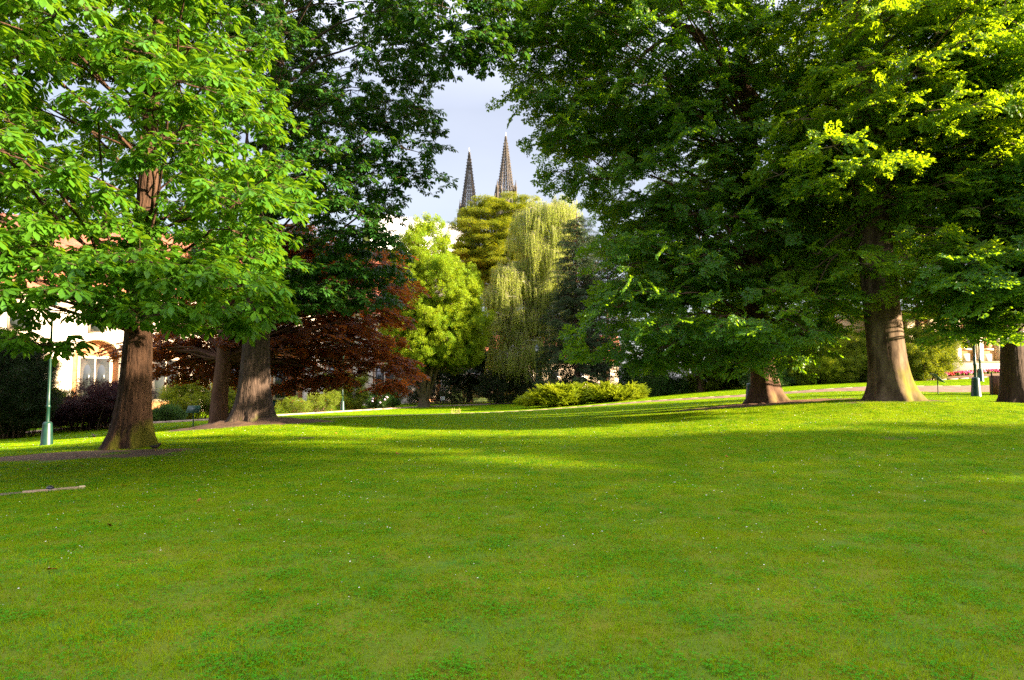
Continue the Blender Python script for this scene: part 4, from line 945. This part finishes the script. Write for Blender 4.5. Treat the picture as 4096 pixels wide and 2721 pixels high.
# pale grass tufts catching light at the lawn edge
M_tuft = leafmat("pale_tuft", (.45, .42, .12), (.6, .55, .2), (.5, .5, .1), .6, .4)
for px, lab in [(1810, "pale upright grass tuft at the far lawn edge, left one"), (1824, "pale upright grass tuft at the far lawn edge, middle one"), (1838, "pale upright grass tuft at the far lawn edge, right one")]:
    b = gp(px, 47.5); m = MB(); rg = np.random.default_rng(px)
    for k in range(9):
        o = rg.normal(0, .05, 2); t = o + rg.normal(0, .05, 2); hh = rg.uniform(.2, .42)
        m.tube([(o[0], o[1], -.02), (t[0], t[1], hh)], [.014, .005], 4)
    tf = m.build("grass_tuft", M_tuft); tf.location = b; tag(tf, lab, "grass tuft", "pale grass tufts at the far lawn edge")
# fallen leaves
M_fall = mat("fallen_leaf", (.40, .13, .02), .7, (.22, .07, .02), 20)
def fallen(seed):
    rg = np.random.default_rng(seed); mb = MB(); n = 5
    for a in np.linspace(-1.2, 1.2, n): add_leaves(mb, np.zeros((1, 3)), np.array([[math.cos(a), math.sin(a), rg.uniform(.0, .25)]]), np.array([[0, 0, 1.0]]),   .055, .028, np.array([.5]), fold=.3)
    return mb.mesh("fallen_leaf", [M_fall])
fm = [fallen(s) for s in range(3)]; rg = np.random.default_rng(8)
spots = [(330, 1833), (345, 1838), (345, 1868), (185, 1880), (260, 1870), (515, 1950), (460, 2110), (1040, 1800), (1350, 1738), (970, 2090), (735, 1812), (1595, 1818), (820, 2010), (250, 2290), (2900, 1830), (140, 1882), (3900, 2140)]
locs = ["in the soil under the near chestnut", "touching another under the near chestnut", "in front of the near chestnut's soil patch", "on the grass above the timber edging", "between the soil patch and the timber edging",
        "right of the timber edging's cut end", "below and right of the timber edging", "right of the near chestnut past the blackbird", "below the grey chestnut's worn spot", "alone on the open lawn below the grey chestnut",
        "just right of the blackbird near the chestnut", "alone on the middle of the lawn under the hornbeam", "on the open lawn right of the timber edging", "low at the left of the lawn", "on the lawn in front of the middle beech",
        "at the left edge above the timber edging", "low at the far right of the lawn"]
for (px, py), lo_ in zip(spots, locs):
    dd = np.linspace(4, 40, 400); gg = np.array([gp(px, d) for d in dd]); v = at(px, py, 1.0) - CAM; k = np.abs((gg[:, 2] - 1.7) / gg[:, 1] - v[2] / v[1]).argmin()
    o = bpy.data.objects.new("fallen_leaf", fm[rg.integers(3)]); C.objects.link(o); o.location = gg[k] + [0, 0, .035]; o.rotation_euler = (rg.normal(0, .3), rg.normal(0, .3), rg.uniform(0, 6))
    tag(o, "dry orange leaf lying " + lo_, "fallen leaf", "dry leaves lying on the lawn")
# flower bed
M_f1 = mat("magenta_flower", (.62, .03, .22), .6); M_f2 = mat("pink_flower", (.7, .32, .62), .6); M_f3 = mat("red_flower", (.65, .03, .04), .6)
pts = np.array([gp(3735, 54.2)[:2], gp(3850, 54.8)[:2], gp(3960, 56.2)[:2], gp(4100, 57.2)[:2], gp(4300, 59)[:2]]); seg = np.r_[0, np.cumsum(np.linalg.norm(np.diff(pts, axis=0), axis=1))]
m = MB(); rg = np.random.default_rng(9)
for k in range(1500):
    t = rg.uniform(0, seg[-1]); x = np.interp(t, seg, pts[:, 0]) + rg.normal(0, .1); y = np.interp(t, seg, pts[:, 1]) + rg.uniform(-.45, .45); c = mnoise.noise((t * 1.1, 0, 0))
    mi = 1 if c > .12 else (2 if c < -.2 else 0); mi = rg.integers(0, 3) if rg.random() < .2 else mi
    z = gz(x, y) + rg.uniform(.1, .34); s = rg.uniform(.05, .10); m.lathe([(-s * .5, .01), (0, s), (s * .6, .01)], (x, y, z), 5, mi)
    if k % 2: m.lathe([(-.2, .08), (-.02, .07), (0, .01)], (x, y, z - .04), 4, 3)
fb = m.build("flower_bed", [M_f1, M_f2, M_f3, L_shrub]); tag(fb, "bed of magenta, pink and red summer flowers below the ochre building", "flower bed", kind='stuff')

#BUILDINGS
M_white = mat("pale_stucco", (.72, .60, .52), .85, (.80, .72, .64), 1.2, .003, 20); M_cream = mat("cream_stone", (.62, .47, .34), .85, (.75, .62, .48), 2, .004, 20); M_tile = mat("red_roof_tile", (.42, .11, .055), .8, (.55, .2, .1), 3, .04, 8)
M_pane = mat("window_glass", (.03, .035, .04), .08, spec=.8); M_brown = mat("brown_reveal", (.30, .16, .09), .8); M_brick = mat("orange_brick", (.5, .2, .09), .85, (.62, .3, .15), 4, .01, 12)  # brown tone serves the ochre window frames and the band behind the dentils
P0, P1 = np.array([-46.7, 50.0]), np.array([-6.8, 82.0]); Lh = float(np.linalg.norm(P1 - P0)); rzh = math.atan2(P1[1] - P0[1], P1[0] - P0[0])
hall = empty("garden_hall", "long white arcaded garden hall with dentil cornice and red tiled roof behind the left trees", "building", (P0[0], P0[1], -1.4), rzh)
bay = 5.6; nbay = int(Lh // bay); zt, r_a, zs = 11.3, 1.75, 5.2
def arch_wall(x0, x1, z0, z1, cx, r, zs, y, dep):
    """wall bay with an arched opening, faces and reveal"""
    n = 16; th = np.linspace(math.pi, 0, n); inner = [(cx - r, z0)] + [(cx + r * math.cos(t), zs + r * math.sin(t)) for t in th] + [(cx + r, z0)]
    outer = [(x0, z0)] + [(x0, zs)] + [(x0 + (x1 - x0) * k / (n - 3), z1) for k in range(n - 2)] + [(x1, zs)] + [(x1, z0)]
    m = MB(); k = len(inner)
    V = [(a, y, b) for a, b in inner] + [(a, y, b) for a, b in outer] + [(a, y + dep, b) for a, b in inner]
    Q = [(i, i + 1, k + i + 1, k + i) for i in range(k - 1)] + [(i, 2 * k + i, 2 * k + i + 1, i + 1) for i in range(k - 1)]
    return m.add(V, Q)
for i in range(nbay):
    x0, x1 = i * bay, (i + 1) * bay; cx = (x0 + x1) / 2
    arch_wall(x0, x1, 0, 9.6, cx, r_a, zs, 0, .6).build("bay_wall", M_white, hall)
    m = MB(); th = np.linspace(0, math.pi, 15); m.tube([(cx + (r_a + .16) * math.cos(t), -.03, zs + (r_a + .16) * math.sin(t)) for t in th], .16, 6); m.build("arch_moulding", M_cream, hall, smooth=True)
    MB().lathe([(0, .45), (.3, .45), (.35, .32), (4.6, .27), (4.7, .42), (5.05, .5), (5.15, .5), (5.15, 0)], (x0, -.35, 0), 14).build("column", M_cream, hall, smooth=True)
    wf = MB().box(cx - 1.3, cx + 1.3, .604, .68, 1.6, 5.6).build("window_frame", M_cream, hall); MB().box(cx - 1.1, cx - .05, .59, .602, 1.8, 5.4).build("pane", M_pane, wf); MB().box(cx + .05, cx + 1.1, .59, .602, 1.8, 5.4).build("pane", M_pane, wf)
    up = MB().box(cx - .7, cx + .7, -.06, -.003, 7.5, 9.1).build("window_frame", M_cream, hall); MB().box(cx - .55, cx + .55, -.075, -.062, 7.65, 8.95).build("pane", M_pane, up)
MB().box(0, Lh, .605 + .1, 12, 0, 9.6).build("inner_wall", M_brick, hall)
MB().box(-.2, Lh + .2, -.25, 12.2, 9.602, 10.0).build("frieze", M_white, hall)
m = MB()
for k in range(int(Lh / .72)): m.box(k * .72, k * .72 + .36, -.55, -.252, 10.05, 10.45)
m.build("dentil", M_white, hall, kind='stuff')
MB().box(-.2, Lh + .2, -.22, 12.2, 10.002, 10.55).build("cornice_back", M_brown, hall)
MB().box(-.5, Lh + .5, -.85, 12.4, 10.552, 10.85).build("cornice", M_white, hall)
mm = MB(); mm.add([(-.8, -1.1, 10.86), (Lh + .8, -1.1, 10.86), (Lh - 5, 6, 18.2), (5, 6, 18.2), (-.8, 12.8, 10.86), (Lh + .8, 12.8, 10.86)], [(0, 1, 2, 3), (5, 4, 3, 2)]); mm.F.append(np.array([(0, 3, 4), (1, 5, 2)])); mm.M.append(np.zeros(2, int))
mm.build("roof", M_tile, hall)
oh = empty("orange_house", "low house with orange walls and tiled roof behind the hornbeam and birch", "house", (-7, 96, -.4))
MB().box(0, 22, 0, 9, 0, 5.6).build("wall", M_cream, oh); MB().add([(-.6, -.6, 5.6), (22.6, -.6, 5.6), (22.6, 4.5, 9.4), (-.6, 4.5, 9.4), (-.6, 9.6, 5.6), (22.6, 9.6, 5.6)], [(0, 1, 2, 3), (5, 4, 3, 2)]).build("roof", M_tile, oh)
for k in range(6):
    w = MB().box(1.5 + k * 3.6, 2.9 + k * 3.6, -.06, -.003, 2, 4.2).build("window_frame", M_white, oh); MB().box(1.65 + k * 3.6, 2.75 + k * 3.6, -.075, -.062, 2.15, 4.05).build("pane", M_pane, w)
# ochre building on the right
M_ochre = mat("ochre_plaster", (.60, .36, .17), .85, (.72, .5, .28), 1.6, .003, 20)
b = gp(3560, 57.5); e_ = gp(4700, 63); rzo = math.atan2(e_[1] - b[1], e_[0] - b[0]); Lo = float(np.linalg.norm((e_ - b)[:2]))
ob = empty("ochre_building", "ochre and cream building with tall recessed windows above a white terrace wall", "building", (b[0], b[1], b[2]), rzo)
MB().box(0, Lo, 0, .5, -1.5, 1.35).build("terrace_wall", M_white, ob); MB().box(0, Lo, -.06, .56, 1.352, 1.45).build("coping", M_cream, ob)
MB().box(0, Lo, 1.6, 9, -1.5, 5.6).build("wall", M_ochre, ob); MB().box(-.1, Lo + .1, 1.4, 1.598, 5.2, 5.6).build("frieze", M_ochre, ob); MB().box(-.3, Lo + .3, 1.1, 9.3, 5.602, 5.9).build("cornice", M_white, ob)
for k in range(int(Lo / 2.3)):
    x = .4 + k * 2.3
    MB().box(x, x + .95, 1.36, 1.598, 1.4, 5.198).build("pilaster", M_cream, ob)
    w = MB().box(x + 1.15, x + 2.1, 1.53, 1.598, 2.7, 4.9).build("window_frame", M_brown, ob); MB().box(x + 1.42, x + 2.02, 1.505, 1.528, 2.85, 4.8).build("pane", M_ochre if k % 3 else M_pane, w)
    MB().box(x + 1.1, x + 2.15, 1.45, 1.598, 2.5, 2.64).build("sill", M_white, ob); MB().box(x + 1.2, x + 2.05, 1.54, 1.598, 1.5, 2.15).build("panel", M_white, ob)

# ---------------- cathedral spires and nave roof
M_goth = mat("dark_sandstone", (.048, .042, .040), .9, (.098, .083, .074), .5, .05, 3); M_gold = mat("gilded_tip", (.95, .78, .55), .35, metal=.3); M_lead = mat("bright_lead_roof", (.70, .69, .68), .5, (.82, .80, .78), .3)
cath = empty("cathedral", "distant gothic cathedral with two dark openwork spires and a bright nave roof", "cathedral", (0, 300, 0))
def spire(px, ytop, ybase, d, hw):
    T, Bs = at(px, ytop, d), at(px, ybase, d); H = T[2] - Bs[2]; o = np.array([T[0], d, Bs[2]]) - np.array([0, 300, 0])
    r0 = hw * d / F; m = MB(); ang = np.arange(8) * math.pi / 4 + .25; R_ = lambda t: r0 * (1 - t) ** 1.06 + .18
    pt = lambda a, t, e=0: o + np.array([math.cos(a) * (R_(t) + e), math.sin(a) * (R_(t) + e), H * t])
    for a in ang: m.tube([pt(a, t) for t in np.linspace(0, .98, 10)], np.linspace(.26, .12, 10), 5)
    lv = np.linspace(0, .80, 13)
    for i, t in enumerate(lv):
        ring = [pt(a, t) for a in ang]
        for k in range(8):
            a_, b_ = ring[k], ring[(k + 1) % 8]; m.tube([a_, b_], .13, 4)
            if i < len(lv) - 1:
                t2 = lv[i + 1]; am = ang[k] + math.pi / 8; sc_ = math.cos(math.pi / 8)
                pm = lambda f, tt: pt(ang[k], tt) * (1 - f) + pt(ang[(k + 1) % 8], tt) * f
                m.tube([pm(.5, t), pm(.5, t2)], .10, 4)
                for s in (.25, .75): m.tube([pm(.5, t), pm(s, (t + t2) / 2), pm(.5, t2)], .09, 4)
                if t < .5: m.tube([pm(.0, t), pm(.25, (t + t2) / 2), pm(0, t2)], .09, 4); m.tube([pm(1, t), pm(.75, (t + t2) / 2), pm(1, t2)], .09, 4)
    m.build("spire", M_goth, cath, kind='stuff')
    sp = bpy.context.scene.objects[-1] if False else None
    c = MB()
    for t in np.arange(.03, .86, .048):
        for a in ang:
            p = pt(a, t, .35); q = pt(a, t, -.1); c.tube([q, p, p + [0, 0, .35]], [.16, .2, .08], 4)
    for t, r in ((.875, .5), (.905, .8), (.945, .62)):
        c.lathe([(-.2, .15), (0, r), (.15, r), (.35, .15)], o + np.array([0, 0, H * t]), 8)
    c.build("crocket", M_goth, cath, kind='stuff')
    MB().tube([o + [0, 0, H * .955], o + [0, 0, H * 1.045]], [.16, .10], 6).build("gilded_tip", M_gold, cath)
    # corner pinnacles and the tower under them
    R2 = r0 * 1.28; z0 = 0
    for k in range(4):
        a = math.pi / 4 + k * math.pi / 2 + .1
        for f, hh in ((1.0, 6.2), (.74, 4.6)):
            aa = a + (.22 if f < 1 else 0); c_ = o + np.array([math.cos(aa) * R2 * 1.25 * f, math.sin(aa) * R2 * 1.25 * f, -1.5])
            MB().lathe([(-4, .55), (hh * .42, .5), (hh * .45, .7), (hh * .5, .45), (hh * .95, .07), (hh * .97, .25), (hh, .02)], c_, 8).build("pinnacle", M_goth, cath)
    g_ = o + np.array([0, 0, 0.0]); w = R2 * .96
    MB().box(g_[0] - w, g_[0] + w, g_[1] - w, g_[1] + w, -g_[2] * 0 + -2, g_[2] - 1.2).build("tower", M_goth, cath)
    for s in (-1, 1):
        for k in range(3): MB().tube([(g_[0] + s * w * (1.02), g_[1] - w + k * w, 10), (g_[0] + s * w * 1.02, g_[1] - w + k * w, g_[2] - 1.5)], .5, 5).build("buttress", M_goth, cath)
    for k in range(3): # tall dark belfry lights
        x = g_[0] - w * .6 + k * w * .6; f = MB().box(x - .45, x + .45, g_[1] - w - .12, g_[1] - w - .003, g_[2] - 14, g_[2] - 4).build("belfry_window", M_goth, cath)
        MB().box(x - .3, x + .3, g_[1] - w - .16, g_[1] - w - .122, g_[2] - 13.6, g_[2] - 4.6).build("louvre", M_dark, f)
spire(2023, 540, 772, 300, 33); spire(1877, 602, 850, 306, 33)
ra, rb2 = at(1470, 850, 264) - [0, 300, 0], at(1850, 915, 292) - [0, 300, 0]
m = MB(); dr = np.array([4.0, -12, -16.0]); dl = np.array([-6.0, 12, -16])
m.add([ra, rb2, rb2 + dr, ra + dr, ra + dl, rb2 + dl], [(3, 2, 1, 0), (0, 1, 5, 4)]); m.build("nave_roof", M_lead, cath)
c = MB()
for t in np.linspace(0, 1, 44):
    p = ra * (1 - t) + rb2 * t; c.lathe([(-.3, .12), (.5, .10), (.6, .3), (.8, .08), (1.25, .02)], p, 4)
c.tube([ra + [0, 0, .3], rb2 + [0, 0, .3]], .10, 4); c.build("ridge_cresting", M_lead, cath, kind='stuff')
m = MB()
for t in np.linspace(.02, .98, 60): p = ra * (1 - t) + rb2 * t; m.tube([p + dr * .02 + [0, -.1, .1], p + dr * .98 + [0, -.1, .1]], .07, 4)
m.build("roof_seam", M_lead, cath, kind='stuff')
MB().box(ra[0] - 4, rb2[0] + 4, rb2[1] - 20, rb2[1] - 2, -2, rb2[2] - 14).build("nave_wall", M_goth, cath)
